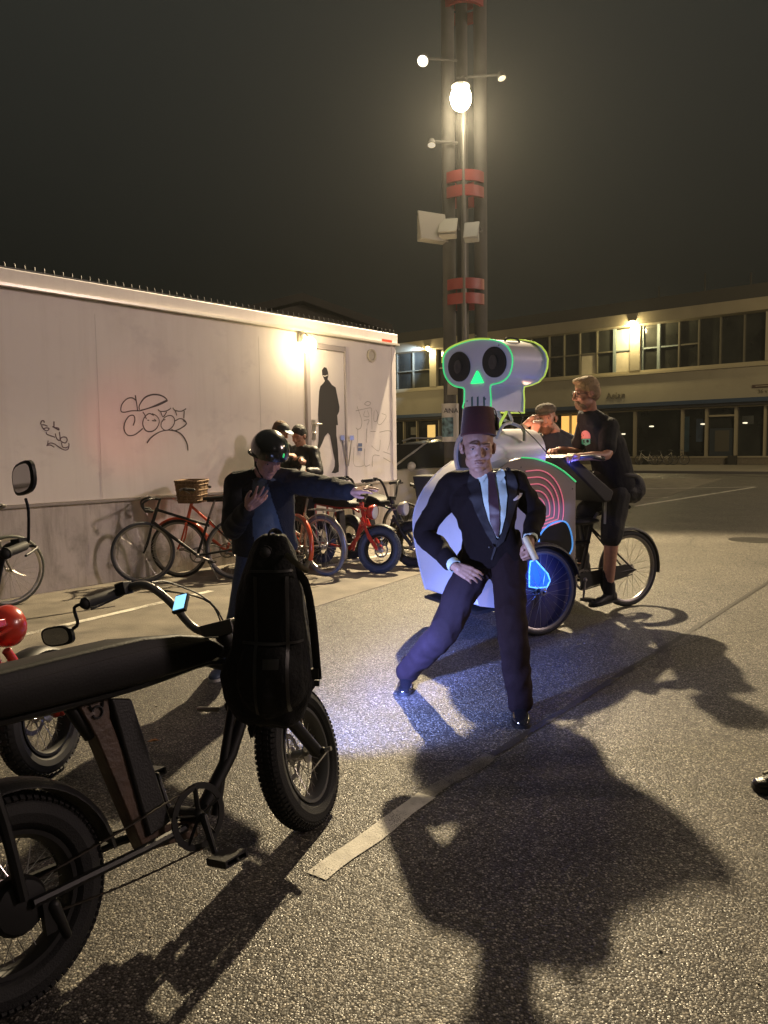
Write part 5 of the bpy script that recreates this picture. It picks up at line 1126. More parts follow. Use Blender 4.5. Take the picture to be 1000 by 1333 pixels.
def hand_add(mb, wr, fdir, back, thumb, curl=(.4, .45, .5, .6), tc=.3, s=1.0, spread=.10, rs=1.0):
    """wr wrist, fdir finger direction, back = normal of the back of the hand, thumb = +1/-1 side of the x axis"""
    f = V(fdir).normalized(); b = V(back); b = (b - f * b.dot(f)).normalized(); x = f.cross(b).normalized() * thumb
    wr = V(wr); Mx = Matrix((x, f, b)).transposed()
    w_ = lambda a, c, d: wr + Mx @ (V((a, c, d)) * s)
    xs = (.031, .011, -.010, -.029); ys = (.090, .094, .090, .082); Ls = (.072, .080, .075, .058)
    mb.cap(w_(0, -.03, 0), w_(0, .02, 0), .024 * s, .025 * s)
    for i in range(4):
        mb.cap(w_(xs[i] * .6, .018, 0), w_(xs[i], ys[i], .002), .016 * s, .0125 * s, 8)
        p = w_(xs[i], ys[i], .002); a = curl[i] * .8; L = Ls[i] * s; sx = xs[i] / .03 * spread
        for k, (fr_, r0, r1) in enumerate(((.45, .0098, .0088), (.30, .0088, .0080), (.25, .0080, .0068))):
            d = Mx @ V((sx * math.cos(a), math.cos(a), -math.sin(a))); q_ = p + d.normalized() * L * fr_
            mb.cap(p, q_, r0 * s * rs, r1 * s * rs, 8, 3); p = q_; a += curl[i] * (1.1 if k == 0 else .8)
    p0 = w_(.018, .022, -.006); p1 = w_(.046 - tc * .02, .050, -.012 - tc * .02); p2 = w_(.056 - tc * .05, .076, -.018 - tc * .03); p3 = w_(.058 - tc * .08, .098 - tc * .01, -.022 - tc * .035)
    mb.cap(p0, p1, .016 * s, .0125 * s, 8); mb.cap(p1, p2, .0118 * s * rs, .0100 * s * rs, 8); mb.cap(p2, p3, .0100 * s * rs, .0080 * s * rs, 8)
def rings_add(mb, pts, dims, right, fwd, seg=28, sq=.85):
    """loft of rounded sections along a spine: dims = (half width, half depth, forward offset)"""
    rr = []; right = V(right).normalized(); fwd = V(fwd).normalized()
    for p, (a, b, o) in zip(pts, dims):
        ring = []
        for j in range(seg):
            t = 2 * PI * j / seg; c_, s_ = math.cos(t), math.sin(t)
            ring.append(V(p) + right * a * math.copysign(abs(c_) ** sq, c_) + fwd * (o + b * math.copysign(abs(s_) ** sq, s_)))
        rr.append(ring)
    mb.loft(rr)
def limb(mb, a, b, c, ra, rb, rc, seg=14):
    a, b, c = V(a), V(b), V(c); pts = bez([a, a.lerp(b, .5), b, b.lerp(c, .5), c], 4)
    n = len(pts); rs = []
    for i in range(n):
        t = i / (n - 1); rs.append(ra + (rb - ra) * t * 2 if t < .5 else rb + (rc - rb) * (t - .5) * 2)
    mb.tube(pts, rs, seg); mb.ell(a, (ra,) * 3, None, 12, 8); mb.ell(pts[n // 2], (rb,) * 3, None, 12, 8); mb.ell(c, (rc,) * 3, None, 12, 8)
def shoe(parent, ank, toe, m_, sole_m=None, s=1.0, up=V((0, 0, 1)), hi=.06):
    """ank: point under the ankle on the ground; toe: direction"""
    f = V((toe[0], toe[1], toe[2] if len(toe) > 2 else 0)).normalized(); r = f.cross(up).normalized(); u = r.cross(f).normalized(); A = V(ank)
    w_ = lambda x, y, z: A + (r * x + f * y + u * z) * s
    secs = [(-.085, .022, .010, .055), (-.075, .032, .008, .085), (-.03, .037, .006, .090 + hi * .3), (.01, .038, .006, .085), (.06, .040, .006, .068), (.11, .046, .006, .055), (.15, .042, .006, .048), (.18, .030, .008, .040), (.192, .014, .012, .026)]
    m1 = MB(); rr = []
    for y, hw, z0, z1 in secs:
        rr.append([w_(hw * math.cos(t), y, z0 + (z1 - z0) * .5 + (z1 - z0) * .5 * math.copysign(abs(math.sin(t)) ** .7, math.sin(t))) for t in [2 * PI * k / 18 for k in range(18)]])
    m1.loft(rr); m1.cap(w_(0, -.035, .05), w_(0, -.045, .08 + hi), .040 * s, .038 * s)
    o = bodymesh('shoe', m1, m_, parent, .0045, 3)
    m1 = MB(); pl = []
    for y, hw, z0, z1 in secs: pl.append((y, hw + .004))
    out_ = [w_(hw, y, 0) for y, hw in pl] + [w_(-hw, y, 0) for y, hw in pl[::-1]]
    m1.prism(out_, u * .018 * s); m1.build('sole', sole_m or mat('sole_black', (.01, .01, .01), .6), o, True)
    return o
def conform(name, poly, O, right, up, fwd, bvhs, off, th, m_, parent, maxe=.012):
    """lay a flat cut-out on the body: poly in (right, up) metres from O, pressed on along -fwd"""
    O = V(O); right = V(right).normalized(); up = V(up).normalized(); fwd = V(fwd).normalized()
    bm = bmesh.new(); vs = [bm.verts.new((x, y, 0)) for x, y in poly]; bm.faces.new(vs); bmesh.ops.triangulate(bm, faces=bm.faces[:])
    for _ in range(7):
        es = [e_ for e_ in bm.edges if e_.calc_length() > maxe]
        if not es: break
        bmesh.ops.subdivide_edges(bm, edges=es, cuts=1); bmesh.ops.triangulate(bm, faces=bm.faces[:])
    last = .1
    for v_ in bm.verts:
        p = O + right * v_.co.x + up * v_.co.y + fwd * .6; best = None
        for b_ in bvhs:
            h = b_.ray_cast(p, -fwd)
            if h[0] is not None and (best is None or h[3] < best): best = h[3]
        if best is None: best = .6 - last + .0
        else: last = .6 - best
        v_.co = p - fwd * (best - off)
    res = bmesh.ops.extrude_face_region(bm, geom=bm.faces[:])
    for g_ in res['geom']:
        if isinstance(g_, bmesh.types.BMVert): g_.co += fwd * th
    bmesh.ops.recalc_face_normals(bm, faces=bm.faces)
    me = bpy.data.meshes.new(name); bm.to_mesh(me); bm.free(); me.transform(INV[parent.name]); me.shade_smooth(); me.set_sharp_from_angle(angle=R(50))
    return link(name, me, m_, parent)
def bvh_of(o):
    M = INV[o.name].inverted(); return BVHTree.FromPolygons([M @ v_.co for v_ in o.data.vertices], [tuple(p.vertices) for p in o.data.polygons])
def hair_add(mb, c, Mx, s=1.0, top=.012, back=True, front=.055):
    c = V(c)
    for (x, y, z, a, b, d) in ((0, -.025, .055, .080, .098, .078), (0, -.055, .01, .078, .070, .075)) if back else ((0, -.02, .06, .079, .095, .075),):
        mb.ell(c + Mx @ (V((x, y, z)) * s), ((a + top * .5) * s, b * s, (d + top * .6) * s), Mx, 18, 12)
class Cut: pass
def clip(me_obj, co, no, keep=None):
    """remove everything of a mesh on the side the normal points to (world coordinates)"""
    inv = INV[me_obj.name]; bm = bmesh.new(); bm.from_mesh(me_obj.data); g_ = bm.verts[:] + bm.edges[:] + bm.faces[:]
    r_ = bmesh.ops.bisect_plane(bm, geom=g_, plane_co=inv @ V(co), plane_no=(inv.to_3x3() @ V(no)), clear_outer=True)
    ed = [e_ for e_ in r_['geom_cut'] if isinstance(e_, bmesh.types.BMEdge)]
    try: bmesh.ops.contextual_create(bm, geom=ed)
    except Exception: pass
    bm.to_mesh(me_obj.data); bm.free()

# ------------------------------------------------------------------ the man in the fez
fz = thing('person', 'man in dark suit, tie and maroon fez lunging towards the camera, short stick in hand', 'person', Matrix.Translation(G(626, 905)))
pel, che, nek = P(640, 716, 4.30), P(630, 665, 4.27), P(629, 624, 4.27)
shR, shL = P(588, 633, 4.36), P(671, 629, 4.22)
elR, wrR = P(553, 694, 4.42), P(593, 738, 4.16)
elL, wrL = P(698, 667, 4.27), P(690, 703, 4.06)
hiR, hiL = P(619, 733, 4.36), P(660, 733, 4.23)
knR, anR = P(577, 823, 4.34), P(530, 868, 4.60)
knL, anL = P(667, 820, 4.02), P(677, 905, 4.04)
hc_ = P(622.5, 582, 4.19)
rt_ = (shR - shL).normalized(); fw_ = V((-.04, -1, -.05)).normalized()
HX = fr(V((-.03, -1, -.16)), V((.02, -.05, 1)))
mb = MB(); head_add(mb, hc_, HX, 1.10, nek)
rings_add(mb, [pel - V((0, 0, .1)), pel, che, nek - V((0, 0, .03)), nek + V((0, 0, .02))], [(.13, .09, 0), (.13, .09, 0), (.15, .10, 0), (.12, .07, 0), (.055, .055, 0)], rt_, fw_)
limb(mb, shR, elR, wrR, .045, .036, .024); limb(mb, shL, elL, wrL, .045, .036, .024); limb(mb, hiR, knR, anR, .07, .05, .035); limb(mb, hiL, knL, anL, .07, .05, .035)
mb.cap(anR, anR + V((0, -.02, -.09)), .035); mb.cap(anL, anL + V((0, -.02, -.09)), .035)
hand_add(mb, wrR, P(628, 755, 4.06) - wrR, V((-.15, -.9, .45)), -1, (.45, .5, .55, .65), .4, 1.02)
hand_add(mb, wrL, V((-.05, -.30, -.75)), V((.75, -.6, .0)), 1, (1.5, 1.55, 1.6, 1.6), .9, 1.0)
fz_b = bodymesh('body', mb, M_SKIN, fz, .0042, 5)
eyes(fz_b, hc_, HX, 1.10, (0, -.02))
# lips, slightly darker
mb = MB(); mb.tube([hc_ + HX @ (V((x, y, z)) * 1.10) for x, y, z in ((-.021, .084, -.066), (-.010, .0945, -.0635), (0, .0955, -.0640), (.010, .0945, -.0635), (.021, .084, -.066))], [.0012, .0022, .0022, .0022, .0012], 6); mb.build('mouth', mat('lip', (.20, .07, .06), .5), fz_b, True)
M_SUIT = mat('suit_navy', (.0075, .0048, .0062), .85, var=.12, vscale=90, bump=.25, bscale=220, spec=.15)
M_TROU = mat('suit_trousers', (.017, .0095, .0115), .85, var=.12, vscale=90, bump=.25, bscale=220, spec=.15)
M_SHIRT = mat('shirt_mint', (.50, .62, .58), .75, var=.03, vscale=30, bump=.2, bscale=60)
# trousers
mb = MB()
rings_add(mb, [pel + V((0, 0, .10)), pel + V((0, 0, .02)), pel - V((0, 0, .08)), pel - V((0, 0, .14))], [(.155, .115, 0), (.168, .125, 0), (.165, .125, 0), (.10, .10, 0)], rt_, fw_)
limb(mb, hiR, knR, anR - V((0, 0, .03)), .098, .080, .064, 18); limb(mb, hiL, knL, anL - V((0, 0, .04)), .098, .076, .063, 18)
mb.cap(hiL, knL.lerp(hiL, .3), .105, .082); mb.cap(hiR, knR.lerp(hiR, .3), .108, .084)
fz_t = bodymesh('trousers', mb, M_TROU, fz, .008, 2, (.013, 9, (1, 1, .75)))
# jacket
mb = MB(); s0_ = pel - V((0, 0, .04)); 
rings_add(mb, [s0_ + V((0, 0, -.03)), s0_ + V((0, 0, .06)), pel.lerp(che, .55), che, che.lerp(nek, .55), nek - V((0, 0, .025)), nek + V((0, 0, .030))],
          [(.190, .145, .0), (.172, .138, 0), (.148, .120, 0), (.180, .130, 0), (.205, .118, -.005), (.15, .088, -.01), (.070, .068, -.015)], rt_, fw_, 32)
limb(mb, shR, elR, wrR.lerp(elR, .17), .074, .060, .046, 16); limb(mb, shL, elL, wrL.lerp(elL, .14), .070, .050, .042, 16)
mb.cap(nek - rt_ * -.04, shR + V((0, 0, .012)), .055, .066); mb.cap(nek - rt_ * .04, shL + V((0, 0, .012)), .055, .066)
fz_j = bodymesh('jacket', mb, M_SUIT, fz, .007, 2, (.013, 8, (1, 1, .9)))
bj = bvh_of(fz_j); bt_ = bvh_of(fz_t)
O = che; UP = (nek - che).normalized(); RT = -rt_          # RT: image right
def px2(px, py):    # picture of the torso front as metres from O
    p = HIT(px, py, che + fw_ * .12, fw_); d_ = p - O; return (d_.dot(RT), d_.dot(UP))
def polypx(pts): return [px2(*p) for p in pts]
conform('shirt_front', polypx([(607, 617), (613, 628), (617, 650), (624, 675), (634, 694), (641, 700), (646, 692), (650, 670), (652, 645), (650, 627), (646, 619), (638, 617), (628, 618), (616, 617)]), O, RT, UP, fw_, [bj], .003, .003, M_SHIRT, fz)
M_TIE = mat('tie_maroon', (.045, .014, .022), .5, var=.2, vscale=120, sheen=.3)
conform('tie', polypx([(624, 617), (633, 616), (634, 624), (637, 640), (640, 660), (642, 682), (641, 699), (636, 694), (628, 678), (624, 650), (624, 628)]), O, RT, UP, fw_, [bj], .0095, .006, M_TIE, fz)
conform('tie_knot', polypx([(621.5, 615), (635, 614), (633.5, 625), (624.5, 626)]), O, RT, UP, fw_, [bj], .013, .010, M_TIE, fz)
M_COL = mat('collar_mint', (.56, .68, .63), .7)
conform('collar', polypx([(606, 606), (612, 604), (625, 616), (615, 629), (609, 622)]), O, RT, UP, fw_, [bj], .012, .005, M_COL, fz)
conform('collar', polypx([(648, 613), (642, 611), (634, 617), (641, 629), (649, 620)]), O, RT, UP, fw_, [bj], .012, .005, M_COL, fz)
M_LAP = mat('lapel_navy', (.006, .005, .008), .7, bump=.2, bscale=220)
conform('lapel', polypx([(601, 612), (607, 612), (611, 628), (616, 652), (625, 676), (638, 699), (638, 712), (624, 694), (606, 664), (601, 652), (595, 646), (600, 642), (594, 632), (596, 620)]), O, RT, UP, fw_, [bj], .008, .004, M_LAP, fz)
conform('lapel', polypx([(655, 610), (650, 608), (652, 625), (654, 645), (652, 670), (648, 690), (641, 702), (640, 712), (650, 704), (660, 676), (665, 658), (671, 650), (665, 647), (668, 634), (663, 620)]), O, RT, UP, fw_, [bj], .008, .004, M_LAP, fz)
conform('pocket_square', polypx([(660.5, 650.5), (668, 645), (670, 646.5), (671, 643), (675.5, 643.5), (674, 647.5), (669, 650.5), (662, 652)]), O, RT, UP, fw_, [bj], .012, .004, mat('square_white', (.75, .72, .78), .7), fz)
conform('jacket_edge', polypx([(638, 700), (641, 702), (639, 714), (634, 728), (632, 727), (636, 713)]), O, RT, UP, fw_, [bj, bt_], .006, .004, M_LAP, fz)
mb = MB(); p = HIT(638, 712, che + fw_ * .16, fw_); mb.ell(p + fw_ * .005, (.010, .004, .010)); mb.build('button', mat('button_black', (.01, .01, .01), .3), fz, True)
for w0, e0_, nm in ((wrR, elR, 'cuff'), (wrL, elL, 'cuff')):
    d_ = (w0 - e0_).normalized(); mb = MB(); mb.lathe([(.034, -.030), (.0385, -.028), (.040, .004), (.0385, .018), (.033, .018), (.033, -.01)], w0 - d_ * .022, d_, 20, False); mb.build(nm, M_COL, fz, True)
M_SHOE = mat('shoe_patent', (.010, .010, .012), .10, spec=.8, coat=.8)
shoe(fz, V((anL.x, anL.y + .015, 0)), (-.10, -1, 0), M_SHOE, s=1.02); shoe(fz, V((anR.x - .005, anR.y + .01, 0)), (-.12, -1, 0), M_SHOE, s=1.02)
mb = MB(); mb.lathe([(.060, -.03), (.0655, -.03), (.063, .028), (.0585, .028), (.058, 0)], nek + V((0, -.012, .012)), V((0, -.12, 1)), 28, False); mb.build('collar_band', M_COL, fz, True)
# fez
mb = MB(); ft = P(623, 531.5, 4.21); fb = hc_ + HX @ V((.0, -.012, .058)); ax_ = (ft - fb); Lf = ax_.length
mb.lathe([(.0, .0), (.094, .0), (.0975, .004), (.0965, .012), (.084, Lf - .004), (.081, Lf), (0, Lf + .001)], fb, ax_, 40)
fezo = mb.build('fez', mat('fez_felt', (.060, .007, .008), .9, var=.15, vscale=60, bump=.3, bscale=260, sheen=.3), fz, True, angle=60)
mb = MB(); tp = fb + ax_; d_ = ax_.normalized(); mb.cap(tp, tp + d_ * .008, .005); side = (RT * 1 + V((0, .1, 0))).normalized()
mb.tube(bez([tp + d_ * .006, tp + side * .05 + d_ * .006, tp + side * .088 - d_ * .012, fb + ax_ * .62 + side * .10], 5), .003, 6); q_ = fb + ax_ * .58 + side * .102; mb.cap(q_, q_ - V((0, 0, .055)), .009, .012); mb.build('tassel', mat('tassel_black', (.02, .006, .008), .8, bump=1, bscale=300), fezo, True)
mb = MB(); hair_add(mb, hc_ + HX @ V((0, 0, -.012)), HX, 1.0, .0); ho = bodymesh('hair', mb, mat('hair_cropped', (.16, .12, .09), .9, bump=.6, bscale=300), fz, .006, 2)
clip(ho, hc_ + HX @ V((0, .0, 0)), HX @ V((0, 1, .25))); clip(ho, hc_ + HX @ V((0, 0, -.035)), HX @ V((0, 0, -1)))
# the stick he holds
k0_, k1_ = P(683.5, 699, 4.02), P(698, 729, 3.98); st_ = MB(); st_.lathe([(.0, 0), (.016, .001), (.0175, .006), (.0175, (k1_ - k0_).length - .006), (.016, (k1_ - k0_).length), (0, (k1_ - k0_).length)], k0_, k1_ - k0_, 16)
so = st_.build('stick', mat('stick_cream', (.62, .55, .36), .5, var=.1, vscale=60), None); tag(so, 'short cream coloured stick held in the fez wearer\'s lowered hand', 'stick')

# ------------------------------------------------------------------ generic standing figure
def figure(label, base, J, skin, s, torso, legs, arms, vox=.008, name='person'):
    pass

# ------------------------------------------------------------------ the man in the helmet
hm = thing('person', 'man in black helmet and dark open jacket stretching one arm out', 'person', Matrix.Translation(G(300, 885)))
pel, che, nek = P(345, 712, 5.02), P(342, 655, 4.98), P(342, 617, 4.95)
shR, shL = P(308, 632, 4.93), P(379, 627, 4.97)
elR, wrR = P(303, 688, 4.86), P(322, 662, 4.66)
elL, wrL = P(424, 634, 4.74), P(458, 640, 4.56)
hiR, hiL = P(327, 722, 5.02), P(362, 722, 5.03)
knR, anR = P(312, 800, 4.92), P(290, 862, 4.93)
knL, anL = P(375, 802, 4.98), P(383, 862, 5.25)
hc_ = P(350, 596, 4.80); HX = fr(V((.42, -.80, -.55)), V((.25, -.35, .85)))
rt_ = (shR - shL).normalized(); fw_ = V((.12, -1, -.18)).normalized()
mb = MB(); head_add(mb, hc_, HX, 1.0, nek)
rings_add(mb, [pel - V((0, 0, .1)), pel, che, nek - V((0, 0, .03)), nek + V((0, 0, .02))], [(.13, .09, 0), (.13, .09, 0), (.15, .10, 0), (.12, .07, 0), (.055, .055, 0)], rt_, fw_)
limb(mb, shR, elR, wrR, .045, .036, .026); limb(mb, shL, elL, wrL, .045, .036, .026); limb(mb, hiR, knR, anR, .07, .05, .035); limb(mb, hiL, knL, anL, .07, .05, .035)
mb.cap(anR, anR - V((0, 0, .09)), .033); mb.cap(anL, anL - V((0, 0, .09)), .033)
hand_add(mb, wrR, V((.62, -.25, .52)), V((-.45, -.10, -.75)) , -1, (.12, .15, .22, .35), .0, 1.05, .4)
hand_add(mb, wrL, P(494, 635, 4.46) - wrL, V((-.1, -.35, .9)), 1, (.1, .1, .15, .25), .1, 1.05, .2)
hb_ = bodymesh('body', mb, mat('skin_rosy', (.48, .27, .23), .5, var=.08, vscale=40), hm, .0046, 2)
eyes(hb_, hc_, HX, 1.0, (0, -.3))
M_JEAN = mat('jeans_blue', (.045, .065, .12), .85, var=.2, vscale=60, bump=.3, bscale=160)
mb = MB(); rings_add(mb, [pel + V((0, 0, .10)), pel, pel - V((0, 0, .12))], [(.155, .115, 0), (.165, .125, 0), (.11, .10, 0)], rt_, fw_); limb(mb, hiR, knR, anR, .095, .075, .060); limb(mb, hiL, knL, anL, .095, .075, .06); bodymesh('jeans', mb, M_JEAN, hm, .009, 3, (.007, 9, (1, 1, .6)))
M_TSH = mat('tshirt_blue_grey', (.075, .10, .13), .85, var=.1, vscale=30, bump=.3, bscale=90)
mb = MB(); rings_add(mb, [pel - V((0, 0, .03)), pel.lerp(che, .5), che, nek - V((0, 0, .02)), nek + V((0, 0, .01))], [(.165, .130, 0), (.155, .122, .005), (.175, .130, 0), (.12, .08, -.01), (.066, .062, -.01)], rt_, fw_); bodymesh('tshirt', mb, M_TSH, hm, .008, 3, (.008, 9, (1, 1, .8)))
M_JKT = mat('jacket_dark_navy', (.006, .008, .014), .8, var=.2, vscale=60, bump=.5, bscale=120, spec=.3)
mb = MB(); lowp = pel - V((0, 0, .02))
rings_add(mb, [lowp, pel.lerp(che, .5), che, che.lerp(nek, .6), nek - V((0, 0, .01)), nek + V((0, 0, .03))], [(.215, .155, -.01), (.20, .15, -.01), (.205, .145, -.01), (.19, .12, -.015), (.12, .085, -.02), (.075, .07, -.02)], rt_, fw_)
jk = bodymesh('tmpjacket', mb, M_JKT, hm, .007, 2)
# open front: the zip stands open over the t-shirt
RT = -rt_; UPv = V((0, 0, 1)); c0 = lowp; inv_ = INV[hm.name]
bm = bmesh.new(); bm.from_mesh(jk.data); kill = []
for v_ in bm.verts:
    p = inv_.inverted() @ v_.co; q_ = p - c0; a_ = q_.dot(RT); h_ = q_.dot(UPv); f_ = q_.dot(fw_)
    lo = -.055 + .03 * max(0, (h_ - .28)) / .2; hi = .13 - .10 * max(0, h_ - .1) / .45
    if f_ > .03 and lo < a_ < hi and h_ < .56: kill.append(v_)
bmesh.ops.delete(bm, geom=kill, context='VERTS'); bm.to_mesh(jk.data); bm.free()
md_ = jk.modifiers.new('cloth', 'SOLIDIFY'); md_.thickness = .006; md_.offset = -1
jk.name = 'jacket'; INV['jacket_' + 'h'] = INV[hm.name]
nn = [v_.normal.copy() for v_ in jk.data.vertices]
for v_, n_ in zip(jk.data.vertices, nn): v_.co += n_ * .006 * (1 - abs(noise.noise(v_.co * 9)) * 2)
jk.data.shade_smooth()
mb = MB(); limb(mb, shR, elR, wrR.lerp(elR, .12), .078, .068, .052, 16); mb.cap(shR + V((.0, 0, .015)), nek.lerp(shR, .35), .072, .06); bodymesh('sleeve', mb, M_JKT, hm, .008, 3, (.010, 10, (1, 1, .8)))
mb = MB(); limb(mb, shL, elL, wrL.lerp(elL, .12), .078, .066, .054, 16); mb.cap(shL + V((0, 0, .015)), nek.lerp(shL, .35), .072, .06); bodymesh('sleeve', mb, M_JKT, hm, .008, 3, (.010, 10, (1, 1, .8)))
# helmet
mb = MB(); he = hc_ + HX @ V((0, -.012, .055)); mb.ell(he, (.118, .142, .120), HX, 32, 20)
hl = bodymesh('helmet', mb, mat('helmet_black', (.012, .013, .014), .22, coat=.6, spec=.6), hm, .006, 1)
clip(hl, he + HX @ V((0, 0, -.045)), HX @ V((0, .25, -1)))
mb = MB(); mb.torus(he + HX @ V((0, -.005, -.040)), HX @ V((0, -.25, 1)), .122, .007, 36, 8); mb.build('rim', M_BPL, hl, True)
for sd in (-1, 1):
    mb = MB(); mb.tube(bez([hc_ + HX @ V((sd * .088, -.03, .02)), hc_ + HX @ V((sd * .078, .01, -.05)), hc_ + HX @ V((sd * .03, .05, -.118))], 5), .0055, 6, flat=.4); mb.build('strap', M_BPL, hl, True)
mb = MB(); mb.ell(he + V((.085, -.085, -.035)), (.016, .012, .022)); mb.build('green_spot', emis('helmet_green', (.05, .9, .25), .35), hl, True)  # small green emissive spot on the helmet
M_SNK = mat('sneaker_white', (.55, .55, .53), .6)
shoe(hm, V((anR.x, anR.y, 0)), (-.15, -1, 0), mat('sneaker_navy', (.05, .07, .12), .6), M_SNK); shoe(hm, V((anL.x, anL.y, 0)), (.3, -1, 0), mat('sneaker_navy', (0, 0, 0)), M_SNK)

# ------------------------------------------------------------------ the rider of the cargo bicycle
rd = thing('person', 'bearded rider in black t-shirt and shorts standing over the cargo bicycle, facing left', 'person', Matrix.Translation(G(790, 795)))
pel, che, nek = P(803, 628, 6.80), P(786, 572, 6.76), P(768, 536, 6.74)
shN, shF = P(793, 556, 6.60), P(765, 548, 6.98)       # near (his left), far (his right)
elN, wrN = P(790, 592, 6.42), P(752, 595, 6.28)
elF, wrF = P(752, 588, 6.95), P(728, 586, 6.62)
hiN, hiF = P(803, 645, 6.68), P(793, 645, 6.90)
knN, anN = P(796, 706, 6.60), P(792, 765, 6.64)
knF, anF = P(760, 668, 6.80), P(757, 726, 6.95)
hc_ = P(762, 513, 6.66); HX = fr(V((-.97, -.22, -.12)), V((-.1, 0, 1)))
fw_ = V((-.93, -.30, -.08)).normalized(); rt_ = (shF - shN).normalized()
mb = MB(); head_add(mb, hc_, HX, 1.07, nek)
rings_add(mb, [pel - V((0, 0, .1)), pel, che, nek - V((0, 0, .03)), nek + V((0, 0, .02))], [(.13, .09, 0), (.14, .10, 0), (.16, .11, 0), (.12, .07, 0), (.06, .06, 0)], rt_, fw_)
limb(mb, shN, elN, wrN, .052, .042, .030); limb(mb, shF, elF, wrF, .052, .042, .030); limb(mb, hiN, knN, anN, .08, .062, .042); limb(mb, hiF, knF, anF, .08, .058, .042)
mb.cap(knN.lerp(anN, .15), knN.lerp(anN, .5), .060, .048)
mb.cap(anN, anN - V((0, 0, .07)), .035); mb.cap(anF, anF - V((0, 0, .07)), .035)
hand_add(mb, wrN, P(735, 590, 6.16) - wrN, V((-.2, -.2, 1)), -1, (.7, .8, .9, 1.0), .5, 1.08); hand_add(mb, wrF, P(714, 586, 6.5) - wrF, V((-.2, 0, 1)), 1, (.7, .8, .9, 1.0), .5, 1.08)
rb_ = bodymesh('body', mb, M_SKIN2, rd, .0055, 2); eyes(rb_, hc_, HX, 1.07)
M_BT = mat('tshirt_black', (.011, .011, .014), .85, var=.2, vscale=40, bump=.3, bscale=120, spec=.25)
mb = MB(); rings_add(mb, [pel - V((0, 0, .05)), pel.lerp(che, .4), che, che.lerp(nek, .6), nek - V((0, 0, .01)), nek + V((0, 0, .015))], [(.20, .160, 0), (.20, .165, 0), (.215, .165, 0), (.20, .14, 0), (.12, .09, 0), (.07, .068, 0)], rt_, fw_)
for a, b_ in ((shN, elN), (shF, elF)): mb.cap(a, a.lerp(b_, .72), .082, .072); mb.cap(nek.lerp(a, .3), a, .06, .075)
tsh = bodymesh('tshirt', mb, M_BT, rd, .008, 2, (.009, 8, (1, 1, .7)))
bt2 = bvh_of(tsh); vd = (P(762, 571, 6.76) - V((0, 0, CAM_H))).normalized()
pc = P(762, 571, 6.7); upv = V((0, 0, 1)); rv = V((1, .12, 0)).normalized(); fv = V((-.12 * 0 - .35, -1, 0)).normalized(); rv = V((1, -.35, 0)).normalized()
circ = [(.048 * math.cos(t), .050 * math.sin(t) + .02) for t in [PI * k / 12 for k in range(13)]]
conform('chest_print', circ + [(-.048, .0), (.048, .0)], pc, rv, upv, fv, [bt2], .003, .001, mat('print_pink', (.75, .28, .26), .7), rd)
conform('chest_print', [(-.046, -.002), (.046, -.002), (.044, -.045), (.0, -.062), (-.044, -.045)], pc, rv, upv, fv, [bt2], .003, .001, mat('print_teal', (.12, .50, .40), .7), rd)
for x in (-.02, .02): conform('chest_print', [(x + .014 * math.cos(t), -.022 + .014 * math.sin(t)) for t in [2 * PI * k / 10 for k in range(10)]], pc, rv, upv, fv, [bt2], .005, .001, M_BT, rd)
mb = MB(); rings_add(mb, [pel + V((0, 0, .06)), pel - V((0, 0, .02)), pel - V((0, 0, .14))], [(.155, .12, 0), (.175, .135, 0), (.12, .11, 0)], rt_, fw_)
mb.cap(hiN, knN + V((0, 0, .05)), .115, .092); mb.cap(hiF, knF.lerp(hiF, .1), .11, .09); sho = bodymesh('shorts', mb, mat('shorts_black', (.010, .010, .011), .85, bump=.4, bscale=60), rd, .009, 2, (.009, 8, (1, 1, .6)))
conform('stripe', [(-.010, -.13), (.010, -.13), (.014, .10), (.006, .15), (-.016, .15)], P(788, 662, 6.60), rv, upv, fv, [bvh_of(sho)], .003, .002, mat('stripe_grey', (.28, .29, .26), .7), rd)
mb = MB(); mb.cap(knF, anF, .070, .056); bodymesh('trouser_leg', mb, mat('shorts_black', (0, 0, 0)), rd, .009, 2)
mb = MB(); mb.cap(anN + V((0, 0, .13)), anN - V((0, 0, .04)), .055, .047); bodymesh('sock', mb, M_BT, rd, .008, 2)
shoe(rd, anN - V((0, 0, .13)), (-.9, -.42, -.12), mat('trainer_black', (.012, .012, .013), .5), s=1.05); shoe(rd, anF - V((0, 0, .13)), (-.9, -.42, 0), mat('trainer_black', (0, 0, 0)), s=1.05)
mb = MB(); hair_add(mb, hc_ + HX @ V((0, 0, .002)), HX, 1.07, .014); mb.ell(hc_ + HX @ V((0, .045, .115)), (.062, .05, .028), HX)
hr = bodymesh('hair', mb, mat('hair_blond', (.30, .21, .11), .75, bump=.9, bscale=120), rd, .006, 1, (.0055, 45)); clip(hr, hc_ + HX @ V((0, .045, .02)), HX @ V((0, 1, -.75))); clip(hr, hc_ + HX @ V((0, -.02, -.055)), HX @ V((0, .35, -1)))
mb = MB(); mb.ell(hc_ + HX @ V((0, .045, -.095)), (.055, .052, .040), HX); mb.ell(hc_ + HX @ V((0, .075, -.075)), (.036, .030, .03), HX); be_ = bodymesh('beard', mb, mat('beard_grey', (.24, .17, .11), .9, bump=1, bscale=200), rd, .005, 1, (.003, 60))
mb = MB()
for sd in (-1, 1):
    mb.torus(hc_ + HX @ V((sd * .034, .098, .003)), HX @ V((0, 1, 0)), .020, .0022, 18, 6); mb.tube([hc_ + HX @ V((sd * .055, .095, .006)), hc_ + HX @ V((sd * .086, .0, .006))], .0022, 5)
mb.tube([hc_ + HX @ V((-.014, .1, .006)), hc_ + HX @ V((.014, .1, .006))], .002, 5); mb.build('glasses', mat('glasses_dark', (.03, .03, .03), .3), rd, True)
